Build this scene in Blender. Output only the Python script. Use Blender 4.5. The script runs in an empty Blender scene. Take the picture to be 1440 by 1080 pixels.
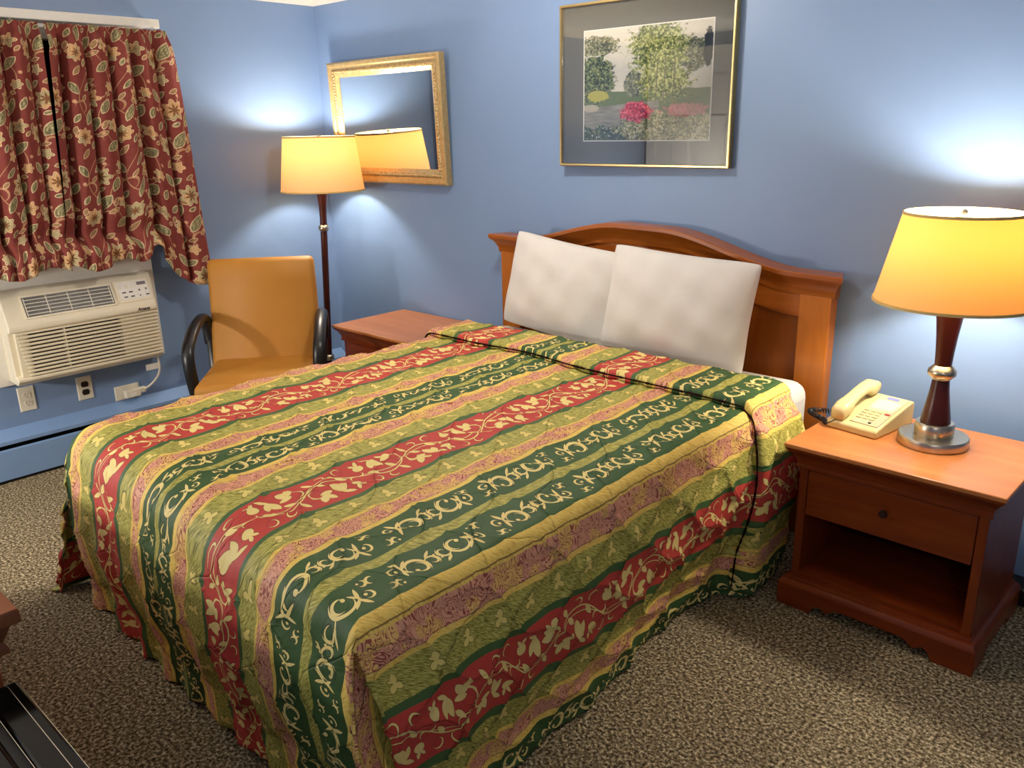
import bpy, bmesh, math, random
import numpy as np
from mathutils import Vector, Matrix, noise as mnoise
PI = math.pi
scene = bpy.context.scene
COL = scene.collection

# ------------------------------------------------------------------ camera
cam_d = bpy.data.cameras.new('camera'); cam = bpy.data.objects.new('camera', cam_d); COL.objects.link(cam)
cam_d.sensor_width = 36.0; cam_d.lens = 1161.0 / 1440.0 * 36.0; cam_d.clip_start = 0.05
R = ((0.73760906, -0.18719624, 0.6487607), (0.67495583, 0.23168615, -0.70053991), (-0.01917043, 0.95460939, 0.297243))
cam.matrix_world = Matrix.Translation((4.087, -2.888, 1.5)) @ Matrix(R).to_4x4()
scene.camera = cam

# ------------------------------------------------------------------ world, exposure
w = bpy.data.worlds.new('world'); scene.world = w; w.use_nodes = True
w.node_tree.nodes['Background'].inputs[0].default_value = (0.5, 0.55, 0.62, 1)
w.node_tree.nodes['Background'].inputs[1].default_value = 0.02
vs = scene.view_settings
vs.view_transform = 'Standard'; vs.look = 'None'; vs.gamma = 1.0; vs.use_curve_mapping = False
vs.exposure = 0.1
scene.cycles.use_denoising = True
scene.cycles.max_bounces = 8; scene.cycles.diffuse_bounces = 5; scene.cycles.glossy_bounces = 4
scene.cycles.transparent_max_bounces = 8
scene.cycles.sample_clamp_indirect = 6.0
scene.cycles.caustics_reflective = False; scene.cycles.caustics_refractive = False
FLOOR_LAMP_W, TABLE_LAMP_W, CEILING_FILL_W, UNSEEN_ENTRY_W, FILL_LAMP_W, UNSEEN_HALL_W = 21.0, 26.0, 35.0, 5.0, 70.0, 22.0  # only the floor and table lamps are in view; the rest are added
LAMP_COL = (1.0, 0.90, 0.78)

# ------------------------------------------------------------------ node helper
def srgb(r, g, b):
    f = lambda c: (c / 255 / 12.92) if c / 255 <= 0.04045 else ((c / 255 + 0.055) / 1.055) ** 2.4
    return (f(r), f(g), f(b), 1.0)

class NT:
    def __init__(s, name, rough=0.5, spec=0.5, metal=0.0, color=(0.5, 0.5, 0.5, 1)):
        s.mat = bpy.data.materials.new(name); s.mat.use_nodes = True
        s.t = s.mat.node_tree; s.b = s.t.nodes['Principled BSDF']; s.out = s.t.nodes['Material Output']
        s.b.inputs['Roughness'].default_value = rough; s.b.inputs['Specular IOR Level'].default_value = spec
        s.b.inputs['Metallic'].default_value = metal; s.b.inputs['Base Color'].default_value = color
        s.mat.diffuse_color = color
    def n(s, typ): return s.t.nodes.new(typ)
    def put(s, sock, v):
        if isinstance(v, bpy.types.NodeSocket): s.t.links.new(v, sock)
        elif v is not None: sock.default_value = v
    def m(s, op, a, b=None, c=None, clamp=False):
        n = s.n('ShaderNodeMath'); n.operation = op; n.use_clamp = clamp
        s.put(n.inputs[0], a)
        if b is not None: s.put(n.inputs[1], b)
        if c is not None: s.put(n.inputs[2], c)
        return n.outputs[0]
    def vec(s, x, y=0.0, z=0.0):
        n = s.n('ShaderNodeCombineXYZ'); s.put(n.inputs[0], x); s.put(n.inputs[1], y); s.put(n.inputs[2], z); return n.outputs[0]
    def sep(s, v):
        n = s.n('ShaderNodeSeparateXYZ'); s.put(n.inputs[0], v); return n.outputs
    def vm(s, op, a, b=None, scale=None):
        n = s.n('ShaderNodeVectorMath'); n.operation = op; s.put(n.inputs[0], a)
        if b is not None: s.put(n.inputs[1], b)
        if scale is not None: s.put(n.inputs['Scale'], scale)
        return n.outputs['Value'] if op in ('DISTANCE', 'LENGTH', 'DOT_PRODUCT') else n.outputs[0]
    def coord(s, which='Object'): return s.n('ShaderNodeTexCoord').outputs[which]
    def noise(s, v, scale=5, detail=2, rough=0.5, dist=0.0, out=0):
        n = s.n('ShaderNodeTexNoise'); s.put(n.inputs['Vector'], v)
        n.inputs['Scale'].default_value = scale; n.inputs['Detail'].default_value = detail
        n.inputs['Roughness'].default_value = rough; n.inputs['Distortion'].default_value = dist
        return n.outputs[out]
    def voro(s, v, scale=5, feature='F1', out='Distance', rnd=1.0):
        n = s.n('ShaderNodeTexVoronoi'); n.feature = feature; s.put(n.inputs['Vector'], v)
        n.inputs['Scale'].default_value = scale; n.inputs['Randomness'].default_value = rnd
        return n.outputs[out]
    def ramp(s, f, stops, interp='LINEAR'):
        n = s.n('ShaderNodeValToRGB'); cr = n.color_ramp; cr.interpolation = interp
        while len(cr.elements) < len(stops): cr.elements.new(0.5)
        for e, (p, c) in zip(cr.elements, stops):
            e.position = p; e.color = c if len(c) == 4 else tuple(c) + (1,)
        s.put(n.inputs[0], f); return n.outputs[0]
    def mix(s, f, a, b, mode='MIX'):
        n = s.n('ShaderNodeMix'); n.data_type = 'RGBA'; n.blend_type = mode
        s.put(n.inputs[0], f); s.put(n.inputs[6], a); s.put(n.inputs[7], b); return n.outputs[2]
    def base(s, c): s.put(s.b.inputs['Base Color'], c)
    def bump(s, h, strength=0.3, dist=0.01):
        n = s.n('ShaderNodeBump'); n.inputs['Strength'].default_value = strength; n.inputs['Distance'].default_value = dist
        s.put(n.inputs['Height'], h); s.t.links.new(n.outputs[0], s.b.inputs['Normal'])
    # signed shapes in a plane (negative inside)
    def crescent(s, P, x, y, r, dx, dy, k=0.86):
        d1 = s.vm('DISTANCE', P, (x, y, 0)); d2 = s.vm('DISTANCE', P, (x + dx, y + dy, 0))
        return s.m('MAXIMUM', s.m('SUBTRACT', d1, r), s.m('SUBTRACT', r * k, d2))
    def leaf(s, P, x0, y0, x1, y1, fat=0.3):
        L = math.hypot(x1 - x0, y1 - y0); h = L * fat / 2
        Rr = (L * L / 4 + h * h) / (2 * h); o = Rr - h
        cx, cy = (x0 + x1) / 2, (y0 + y1) / 2; nx, ny = -(y1 - y0) / L, (x1 - x0) / L
        a = s.vm('DISTANCE', P, (cx + nx * o, cy + ny * o, 0)); b = s.vm('DISTANCE', P, (cx - nx * o, cy - ny * o, 0))
        return s.m('SUBTRACT', s.m('MAXIMUM', a, b), Rr)
    def curl(s, P, x, y, r, ang, th):      # open tapering ring, thickest opposite its opening
        a = math.radians(ang); return s.crescent(P, x, y, r, math.cos(a) * 0.64 * th, math.sin(a) * 0.64 * th, (r - 0.36 * th) / r)
    def disc(s, P, x, y, r): return s.m('SUBTRACT', s.vm('DISTANCE', P, (x, y, 0)), r)
    def union(s, L):
        r = L[0]
        for k in L[1:]: r = s.m('MINIMUM', r, k)
        return r
    def below(s, sd, t=0.0): return s.m('LESS_THAN', sd, t)

# ------------------------------------------------------------------ materials
M = {}
def plain(name, col, rough=0.5, spec=0.5, metal=0.0, nscale=40, amt=0.06, bump=0.0):
    k = NT(name, rough, spec, metal, col)
    f = k.noise(k.coord(), nscale, 3)
    k.base(k.mix(f, tuple(c * (1 - amt) for c in col[:3]) + (1,), tuple(min(1, c * (1 + amt)) for c in col[:3]) + (1,)))
    if bump: k.bump(f, bump, 0.002)
    M[name] = k.mat; return k

k = NT('blue_wall_paint', 0.42, 0.45)
k.base(k.mix(k.noise(k.coord(), 3, 3), srgb(120, 146, 184), srgb(127, 153, 192)))
k.bump(k.noise(k.coord(), 260, 2), 0.08, 0.001); M['wall'] = k.mat
plain('blue_heater_enamel', srgb(128, 160, 204), 0.35, 0.5, nscale=6); plain('ceiling_paint', srgb(242, 240, 234), 0.8, 0.2)
plain('crown_white', srgb(238, 230, 220), 0.4)
plain('black_rubber', srgb(14, 14, 15), 0.5)
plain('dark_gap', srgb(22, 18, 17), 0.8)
plain('white_enamel', srgb(232, 229, 220), 0.35)
plain('cream_plastic', srgb(232, 222, 196), 0.4, nscale=8)
plain('bone_plastic', srgb(225, 218, 200), 0.4)
plain('button_grey', srgb(70, 66, 62), 0.5)
plain('panel_white', srgb(236, 232, 222), 0.35)
plain('display_grey', srgb(110, 95, 100), 0.25)
plain('outlet_brown', srgb(30, 20, 18), 0.35)
plain('phone_cream', srgb(204, 190, 138), 0.38, nscale=10)
plain('phone_face', srgb(176, 170, 140), 0.45)
plain('phone_card', srgb(196, 192, 172), 0.4)
plain('phone_blue', srgb(120, 125, 180), 0.45)
plain('phone_red', srgb(150, 50, 40), 0.45)
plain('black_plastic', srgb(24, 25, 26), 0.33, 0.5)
plain('glossy_black', srgb(8, 9, 9), 0.12, 0.22)
plain('cord_black', srgb(16, 15, 18), 0.4)
plain('mahogany_lamp', srgb(62, 20, 14), 0.28, 0.5, nscale=25, amt=0.3)
plain('brass', srgb(216, 192, 132), 0.28, 0.5, 1.0)
plain('brushed_nickel', srgb(196, 186, 168), 0.3, 0.5, 1.0, nscale=90)
plain('dark_knob', srgb(40, 22, 18), 0.3)
plain('bright_knob', srgb(214, 150, 110), 0.3)
plain('door_white', srgb(236, 236, 232), 0.4)
plain('seam_dark', srgb(34, 14, 12), 0.9, 0.1)

k = NT('sheet_white', 0.85, 0.2)
k.base(k.mix(k.noise(k.coord(), 9, 3), srgb(214, 210, 204), srgb(224, 221, 216)))
k.bump(k.noise(k.vm('MULTIPLY', k.coord(), (1, 1, 0.5)), 9, 5, 0.55, 1.2), 0.17, 0.014); M['sheet'] = k.mat

k = NT('carpet', 0.95, 0.1)
c = k.coord()
f1 = k.noise(c, 105, 3, 0.7); f2 = k.voro(c, 130); f3 = k.noise(c, 2.2, 3)
col = k.ramp(f1, [(0.36, srgb(48, 39, 28)), (0.45, srgb(114, 99, 74)), (0.54, srgb(172, 155, 122)), (0.64, srgb(244, 228, 190))])
col = k.mix(k.m('MULTIPLY', f3, 0.3), col, srgb(100, 88, 68))
k.base(col); k.bump(k.m('ADD', k.m('MULTIPLY', f2, -0.8), f1), 0.9, 0.008); M['carpet'] = k.mat

def wood(name, c0, c1, c2, axis=0, rough=0.3, streak=16):
    k = NT(name, rough, 0.32)
    sc = [streak, streak, streak]; sc[axis] = 1.2
    v = k.vm('MULTIPLY', k.coord(), tuple(sc))
    a = k.noise(v, 1.3, 4, 0.55, 0.4); b = k.noise(v, 7.0, 2, 0.5)
    f = k.m('ADD', k.m('MULTIPLY', a, 0.8), k.m('MULTIPLY', b, 0.2))
    k.base(k.ramp(f, [(0.3, c0), (0.5, c1), (0.68, c2)])); k.bump(b, 0.05, 0.002)
    k.b.inputs['Coat Weight'].default_value = 0.12; k.b.inputs['Coat Roughness'].default_value = 0.18
    M[name] = k.mat
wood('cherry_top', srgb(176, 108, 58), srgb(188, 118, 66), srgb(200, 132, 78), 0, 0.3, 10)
wood('cherry_front_shaded', srgb(106, 40, 11), srgb(122, 49, 14), srgb(138, 62, 19), 0, 0.35, 12)  # same cherry as the top, darkened for the shade on the fronts
wood('cherry_upright_shaded', srgb(106, 40, 11), srgb(122, 49, 14), srgb(138, 62, 19), 2, 0.35, 12)  # upright grain, with the same shade put into the colour
wood('honey_rail', srgb(138, 70, 18), srgb(154, 82, 23), srgb(168, 95, 31), 0, 0.3, 10)
wood('honey_panel', srgb(122, 60, 12), srgb(140, 72, 17), srgb(156, 86, 24), 2, 0.3, 8)
wood('honey_post', srgb(154, 84, 22), srgb(170, 97, 28), srgb(184, 109, 36), 2, 0.3, 8)
wood('dresser_wood', srgb(128, 74, 46), srgb(144, 86, 54), srgb(158, 98, 64), 0, 0.35, 12)

k = NT('tan_vinyl', 0.5, 0.35)
c = k.coord()
k.base(k.mix(k.noise(c, 7, 4), srgb(182, 124, 46), srgb(198, 138, 56)))
k.bump(k.voro(c, 420), 0.06, 0.001); M['tan_vinyl'] = k.mat

k = NT('gilt', 0.36, 0.5, 0.55)
c = k.coord(); k.base(k.mix(k.noise(c, 60, 4), srgb(176, 140, 84), srgb(224, 196, 140))); M['gilt'] = k.mat
k = NT('gilt_beads', 0.4, 0.5, 0.45)
c = k.coord(); k.base(k.mix(k.voro(c, 70), srgb(222, 196, 142), srgb(128, 94, 54))); k.bump(k.voro(c, 70), 0.8, 0.004); M['gilt_beads'] = k.mat
k = NT('mirror_glass', 0.015, 0.5, 1.0, (0.86, 0.88, 0.88, 1))
k.base(k.mix(k.noise(k.coord(), 2, 1), (0.85, 0.87, 0.87, 1), (0.87, 0.89, 0.89, 1))); M['mirror'] = k.mat

k = NT('mat_board', 0.9, 0.1)
k.base(k.mix(k.noise(k.coord(), 220, 2), srgb(96, 95, 86), srgb(106, 104, 95))); M['mat_board'] = k.mat

# lamp shade: thin yellow cloth that lets the bulb's light through
def shade_mat(name, tr, df):
    k = NT(name)
    t = k.n('ShaderNodeBsdfTranslucent'); d = k.n('ShaderNodeBsdfDiffuse'); a = k.n('ShaderNodeAddShader')
    wv = k.noise(k.vm('MULTIPLY', k.coord(), (1, 1, 6)), 120, 2)
    k.put(t.inputs[0], k.mix(wv, tuple(c * 0.94 for c in tr[:3]) + (1,), tr)); k.put(d.inputs[0], df)
    k.t.links.new(t.outputs[0], a.inputs[0]); k.t.links.new(d.outputs[0], a.inputs[1]); k.t.links.new(a.outputs[0], k.out.inputs[0])
    M[name] = k.mat
shade_mat('shade_cloth', (0.094, 0.034, 0.0036, 1), (0.40, 0.34, 0.2, 1))
shade_mat('shade_cloth_pale', (0.125, 0.054, 0.0125, 1), (0.40, 0.35, 0.24, 1))
plain('shade_trim', srgb(214, 186, 120), 0.8)

# picture glazing
k = NT('picture_glass')
tr = k.n('ShaderNodeBsdfTransparent'); gl = k.n('ShaderNodeBsdfGlossy'); fr = k.n('ShaderNodeFresnel'); mx = k.n('ShaderNodeMixShader')
fr.inputs[0].default_value = 1.5; gl.inputs['Roughness'].default_value = 0.01
k.put(gl.inputs[0], k.mix(k.noise(k.coord(), 3), (0.97, 0.97, 0.97, 1), (1, 1, 1, 1)))
k.t.links.new(fr.outputs[0], mx.inputs[0]); k.t.links.new(tr.outputs[0], mx.inputs[1]); k.t.links.new(gl.outputs[0], mx.inputs[2]); k.t.links.new(mx.outputs[0], k.out.inputs[0])
M['glass'] = k.mat

# ---- printed riverside landscape (generic), local coords x 0..1, y 0..1 from UV
k = NT('landscape_print', 0.85, 0.1)
uv = k.coord('UV'); ux, uy, _ = k.sep(uv)
edge = k.noise(uv, 17, 10, 0.8); clump = k.noise(uv, 9, 5, 0.6); dab = k.sep(k.voro(k.vm('MULTIPLY', uv, (1.0, 0.75, 1)), 82, 'F1', 'Color'))[0]
def blob(cx, cy, rx, ry, wob=0.35, sc=9):
    p = k.vm('MULTIPLY', k.vm('SUBTRACT', uv, (cx, cy, 0)), (1 / rx, 1 / ry, 0))
    d = k.vm('LENGTH', p)
    return k.m('LESS_THAN', k.m('ADD', d, k.m('MULTIPLY', k.m('SUBTRACT', edge, 0.5), 0.5 + wob * 3.2)), 1.0)
fine = k.m('ADD', k.m('MULTIPLY', dab, 0.42), k.m('MULTIPLY', clump, 0.62)); med = k.noise(uv, 14, 4, 0.6)
col = k.ramp(k.m('ADD', uy, k.m('MULTIPLY', med, 0.35)), [(0.45, srgb(214, 208, 186)), (0.8, srgb(190, 187, 178)), (1.1, srgb(218, 212, 196))])
def foliage(c0, c1, c2): return k.ramp(fine, [(0.34, c0), (0.52, c1), (0.72, c2)])
dk = foliage(srgb(26, 36, 18), srgb(70, 84, 44), srgb(140, 148, 90)); lt = foliage(srgb(70, 82, 36), srgb(128, 138, 72), srgb(196, 196, 132))
grey = foliage(srgb(62, 68, 54), srgb(104, 108, 84), srgb(150, 150, 122))
# far meadow, bank
col = k.mix(k.m('LESS_THAN', uy, k.m('ADD', 0.43, k.m('MULTIPLY', med, 0.03))), col, srgb(98, 112, 70))
col = k.mix(blob(0.42, 0.5, 0.085, 0.12, 0.2, 12), col, grey)
col = k.mix(blob(0.86, 0.72, 0.12, 0.14), col, grey)
col = k.mix(blob(0.6, 0.80, 0.22, 0.24, 0.9, 7), col, lt)
col = k.mix(blob(0.66, 0.52, 0.2, 0.16, 0.9, 8), col, lt)
for tx in (0.58, 0.64, 0.71):
    tm = k.m('MULTIPLY', k.m('COMPARE', ux, k.m('ADD', tx, k.m('MULTIPLY', uy, 0.03)), 0.005), k.m('COMPARE', uy, 0.5, 0.22))
    col = k.mix(k.m('MULTIPLY', tm, k.m('GREATER_THAN', fine, 0.47)), col, srgb(120, 112, 84))
col = k.mix(blob(0.97, 0.78, 0.035, 0.16, 0.5, 22), col, srgb(44, 46, 40))
col = k.mix(blob(0.1, 0.86, 0.2, 0.09, 0.5), col, foliage(srgb(70, 72, 48), srgb(120, 122, 84), srgb(178, 172, 140)))
col = k.mix(blob(0.08, 0.56, 0.18, 0.22, 0.4), col, dk)
# river
riv = k.m('MULTIPLY', k.m('LESS_THAN', uy, k.m('ADD', 0.3, k.m('MULTIPLY', ux, 0.09))), k.m('LESS_THAN', ux, 0.62))
col = k.mix(riv, col, k.mix(k.noise(k.vm('MULTIPLY', uv, (2, 12, 1)), 4, 3), srgb(44, 48, 46), srgb(176, 172, 156)))
col = k.mix(blob(0.12, 0.41, 0.09, 0.05), col, srgb(170, 164, 70))
col = k.mix(blob(0.06, 0.30, 0.07, 0.035, 0.2), col, srgb(176, 168, 148))
col = k.mix(k.m('LESS_THAN', uy, k.m('ADD', 0.0, k.m('MULTIPLY', med, 0.26))), col, foliage(srgb(30, 44, 26), srgb(66, 80, 44), srgb(120, 128, 82)))
col = k.mix(blob(0.72, 0.1, 0.42, 0.16, 0.5), col, foliage(srgb(84, 88, 46), srgb(150, 148, 94), srgb(214, 206, 160)))
red = k.ramp(fine, [(0.36, srgb(128, 14, 40)), (0.52, srgb(184, 26, 58)), (0.68, srgb(224, 108, 118))])
col = k.mix(blob(0.44, 0.255, 0.13, 0.09, 0.4, 20), col, red)
col = k.mix(blob(0.82, 0.26, 0.17, 0.055, 0.7, 20), col, k.mix(0.5, red, srgb(200, 160, 140)))
col = k.mix(k.m('MULTIPLY', k.m('LESS_THAN', k.voro(uv, 26), 0.17), k.m('LESS_THAN', uy, 0.15)), col, srgb(226, 220, 206))
k.base(col); M['print'] = k.mat

# ---- bedspread: striped quilted cotton, UV in metres (u across the bed, v along it)
PER = 0.764
k = NT('striped_quilt', 0.62, 0.35)
uv = k.coord('UV'); u, v, _ = k.sep(uv)
wob = k.m('MULTIPLY', k.m('SUBTRACT', k.noise(uv, 26, 2), 0.5), 0.005)
um = k.m('FLOORED_MODULO', k.m('ADD', k.m('ADD', u, wob), PER * 4), PER)
GREEN, RED_, DARKG = srgb(60, 92, 48), srgb(200, 70, 60), srgb(72, 104, 58)
strk = k.noise(k.vm('MULTIPLY', k.vm('ADD', uv, k.vec(k.m('MULTIPLY', v, 0.6), 0.0)), (330, 60, 1)), 1.0, 3, 0.6)
lg = k.ramp(strk, [(0.36, srgb(112, 110, 42)), (0.48, srgb(170, 164, 72)), (0.62, srgb(214, 205, 118))])
yl = k.ramp(strk, [(0.32, srgb(216, 172, 70)), (0.5, srgb(246, 212, 104)), (0.7, srgb(252, 226, 134))])
# lace band: swirling wine-red lines on pink and straw
sw = k.noise(uv, 30, 1.0, 0.4, 2.2); swf = k.m('FRACT', k.m('MULTIPLY', sw, 6.5))
ln = k.m('LESS_THAN', k.m('ABSOLUTE', k.m('SUBTRACT', swf, 0.5)), 0.15)
pk = k.mix(k.m('GREATER_THAN', k.noise(uv, 17, 2), 0.52), srgb(236, 172, 140), srgb(244, 200, 120))
pk = k.mix(ln, pk, srgb(164, 84, 70))
B = [0, .17, .19, .27, .282, .337, .355, .45, .48, .575, .597, .652, .664, .744]
KEY = ['red', 'dk', 'lg', 'y', 'p', 'y', 'g', 'st', 'g', 'y', 'p', 'y', 'lg', 'dk']
f = k.m('DIVIDE', um, PER)
flat = {'red': RED_, 'dk': DARKG, 'g': GREEN}
base = k.ramp(f, [(b / PER, flat.get(q, GREEN)) for b, q in zip(B, KEY)], 'CONSTANT')
def mask(keys): return k.ramp(f, [(b / PER, (1, 1, 1, 1) if q in keys else (0, 0, 0, 1)) for b, q in zip(B, KEY)], 'CONSTANT')
col = k.mix(mask(('lg', 'st')), base, lg); col = k.mix(mask(('y',)), col, yl); col = k.mix(mask(('p',)), col, pk)
# thin dark keylines beside the straw lines
kl = None
for b in (.282, .337, .597, .652):
    e = k.m('COMPARE', um, b, 0.0007); kl = e if kl is None else k.m('MAXIMUM', kl, e)
col = k.mix(k.m('MULTIPLY', kl, 0.75), col, srgb(92, 44, 30))
GOLD = k.mix(k.noise(uv, 60, 2), srgb(240, 212, 120), srgb(252, 236, 164))
def cell(vv, half):       # mirrored half-cell along v: position and side sign
    a = k.m('PINGPONG', vv, half)
    sg = k.m('SUBTRACT', k.m('MULTIPLY', k.m('GREATER_THAN', k.m('FLOORED_MODULO', vv, 2 * half), half), 2.0), 1.0)
    return a, sg
# scrolls on the two green bands
inA = k.m('LESS_THAN', um, 0.465)
bc = k.m('ADD', k.m('MULTIPLY', inA, 0.4025 - 0.5275), 0.5275)
a, sg = cell(k.m('ADD', k.m('ADD', v, 8.0), k.m('MULTIPLY', inA, 0.105)), 0.151)
b = k.m('MULTIPLY', k.m('SUBTRACT', um, bc), sg)
P = k.vec(k.m('MULTIPLY', a, 100), k.m('MULTIPLY', b, 100))
sc = k.union([k.curl(P, 0.9, 2.3, 1.0, 215, 0.62), k.curl(P, 2.5, 2.5, 0.95, 40, 0.62), k.disc(P, 3.35, 3.0, 0.3),
    k.curl(P, 3.5, -0.7, 1.25, 25, 0.6), k.disc(P, 4.05, -0.3, 0.42),
    k.leaf(P, 6.1, -0.3, 4.6, -3.4, 0.27), k.leaf(P, 5.6, -0.5, 8.4, -2.8, 0.22), k.leaf(P, 4.9, 2.5, 6.0, -0.9, 0.24), k.leaf(P, 5.3, -0.7, 7.3, 1.5, 0.22),
    k.curl(P, 9.3, 0.3, 2.75, 118, 0.85), k.curl(P, 9.75, 0.75, 1.75, 215, 0.7), k.disc(P, 8.35, 1.25, 0.48),
    k.curl(P, 13.3, 0.35, 1.7, 130, 0.62), k.curl(P, 13.55, 0.6, 1.0, 230, 0.5), k.leaf(P, 12.5, -1.2, 15.0, -2.9, 0.22), k.disc(P, 14.75, -0.9, 0.3)])
gband = mask(('g',))
gout = k.m('MULTIPLY', gband, k.below(sc, 0.16)); gin = k.m('MULTIPLY', gband, k.below(sc, 0.0))
col = k.mix(k.m('MULTIPLY', gout, 0.6), col, srgb(14, 24, 18)); col = k.mix(gin, col, GOLD)
# ivy vine on the red band
a, sg = cell(k.m('ADD', v, 8.06), 0.155)
b = k.m('MULTIPLY', k.m('SUBTRACT', um, 0.085), sg)
x = k.m('MULTIPLY', a, 100); y = k.m('MULTIPLY', b, 100); P = k.vec(x, y)
st1 = k.m('SUBTRACT', k.m('ABSOLUTE', k.m('SUBTRACT', y, k.m('MULTIPLY', k.m('SINE', k.m('MULTIPLY', x, PI / 15.5)), -4.6))), 0.24)
st2 = k.m('SUBTRACT', k.m('ABSOLUTE', k.m('SUBTRACT', y, k.m('MULTIPLY', k.m('SINE', k.m('MULTIPLY', x, PI / 15.5)), -2.9))), 0.16)
vine = k.union([st1, st2,
    k.leaf(P, 3.6, 3.0, 1.6, 6.6, 0.55), k.leaf(P, 3.4, 2.6, 5.4, 6.4, 0.5), k.leaf(P, 2.6, 2.6, 6.3, 2.2, 0.5), k.curl(P, 1.9, 1.9, 2.2, 330, 0.7),
    k.leaf(P, 8.6, 4.8, 7.4, -0.9, 0.42), k.leaf(P, 8.9, 4.6, 10.2, 0.3, 0.4), k.leaf(P, 8.0, 4.4, 11.2, 6.4, 0.35),
    k.disc(P, 12.9, 3.4, 1.45), k.leaf(P, 12.8, 4.4, 12.2, 6.7, 0.45), k.leaf(P, 13.1, 4.4, 14.4, 6.3, 0.4),
    k.leaf(P, 4.2, -2.8, 6.6, -0.2, 0.45), k.leaf(P, 4.0, -3.4, 2.0, -6.4, 0.42), k.leaf(P, 10.6, -3.6, 12.6, -0.6, 0.42),
    k.curl(P, 7.6, -6.2, 1.3, 140, 0.5), k.curl(P, 12.6, -5.9, 1.5, 45, 0.5), k.curl(P, 14.5, 0.4, 1.2, 75, 0.5)])
rband = mask(('red',))
col = k.mix(k.m('MULTIPLY', k.m('MULTIPLY', rband, k.below(vine, 0.13)), 0.55), col, srgb(74, 16, 18)); col = k.mix(k.m('MULTIPLY', rband, k.below(vine, 0.0)), col, GOLD)
# small three-leaf sprigs on the olive bands
inL = k.m('LESS_THAN', um, 0.46)
bc = k.m('ADD', k.m('MULTIPLY', inL, 0.230 - 0.704), 0.704)
a = k.m('SUBTRACT', k.m('FLOORED_MODULO', k.m('ADD', k.m('ADD', v, 8.0), k.m('MULTIPLY', inL, 0.04)), 0.102), 0.051)
P = k.vec(k.m('MULTIPLY', a, 100), k.m('MULTIPLY', k.m('SUBTRACT', um, bc), 100))
spr = k.union([k.leaf(P, 0, 0.2, 0.3, -2.4, 0.6), k.leaf(P, 0.1, 0, -1.5, 1.5, 0.6), k.leaf(P, 0.1, 0, 1.4, 1.7, 0.7), k.leaf(P, 0.6, -0.4, 1.6, -1.4, 0.35)])
lband = mask(('lg',))
col = k.mix(k.m('MULTIPLY', k.m('MULTIPLY', lband, k.below(spr, 0.14)), 0.7), col, srgb(60, 56, 22)); col = k.mix(k.m('MULTIPLY', lband, k.below(spr, 0.0)), col, srgb(240, 220, 128))
k.base(col)
LQ = 0.185
wvy = k.m('ADD', k.m('MULTIPLY', k.m('SINE', k.m('MULTIPLY', v, 31)), 0.018), k.m('MULTIPLY', k.m('SINE', k.m('MULTIPLY_ADD', u, 27, 1.0)), 0.018))
vv8 = k.m('MULTIPLY_ADD', v, 0.8, wvy)
q1 = k.m('ABSOLUTE', k.m('SINE', k.m('MULTIPLY', k.m('ADD', u, vv8), PI / LQ))); q2 = k.m('ABSOLUTE', k.m('SINE', k.m('MULTIPLY', k.m('SUBTRACT', u, vv8), PI / LQ)))
puffh = k.m('POWER', k.m('MINIMUM', q1, q2), 0.45)
k.bump(k.m('ADD', k.m('MULTIPLY', k.noise(uv, 38, 3), 0.25), puffh), 0.8, 0.012)
M['quilt'] = k.mat

# ---- curtain: brick red cloth with trailing flowers, UV in metres
k = NT('floral_curtain', 0.75, 0.25)
uv = k.coord('UV'); u, v, _ = k.sep(uv)
CW, CH = 0.255, 0.34
cu = k.m('FLOORED_MODULO', k.m('ADD', u, 6.0), CW)
cv = k.m('FLOORED_MODULO', k.m('ADD', v, 6.0), CH)
x = k.m('MULTIPLY', cu, 3000 / 25.5); y = k.m('MULTIPLY', cv, 4000 / 34); P = k.vec(x, y)
vy = k.m('SUBTRACT', k.m('ABSOLUTE', k.m('SUBTRACT', x, k.m('ADD', 9.0, k.m('MULTIPLY', k.m('SINE', k.m('MULTIPLY', y, 2 * PI / 40)), 5.0)))), 0.22)
vy2 = k.m('SUBTRACT', k.m('ABSOLUTE', k.m('SUBTRACT', x, k.m('ADD', 23.0, k.m('MULTIPLY', k.m('SINE', k.m('MULTIPLY', k.m('ADD', y, 11.0), 2 * PI / 40)), 4.0)))), 0.2)
vines = k.union([vy, vy2, k.crescent(P, 16.4, 9, 3.4, 0.3, -0.5, 0.88), k.crescent(P, 5.2, 27, 3.2, -0.4, -0.4, 0.88), k.crescent(P, 20.5, 33, 3.2, 0.4, 0.4, 0.88)])
def rosette(cx, cy, r, n, ph, amp=0.22):
    d = k.vm('SUBTRACT', P, (cx, cy, 0)); dx, dy, _z = k.sep(d)
    th = k.m('ARCTAN2', dy, dx); rr = k.vm('LENGTH', d)
    return k.m('SUBTRACT', rr, k.m('MULTIPLY', k.m('ADD', 1.0, k.m('MULTIPLY', k.m('COSINE', k.m('ADD', k.m('MULTIPLY', th, n), ph)), amp)), r)), rr
fl1, r1 = rosette(16.0, 30.0, 4.1, 7, 0.4); fl2, r2 = rosette(5.0, 12.5, 3.7, 8, 1.2, 0.16); fl3, r3 = rosette(25.5, 16.5, 2.6, 5, 0.0, 0.3); fl4, r4 = rosette(26.6, 36.0, 2.0, 6, 0.0, 0.2); fl5, r5 = rosette(13.2, 3.6, 2.0, 5, 0.7, 0.25)
flowers = k.union([fl1, fl2, fl3, fl4, fl5])
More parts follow.
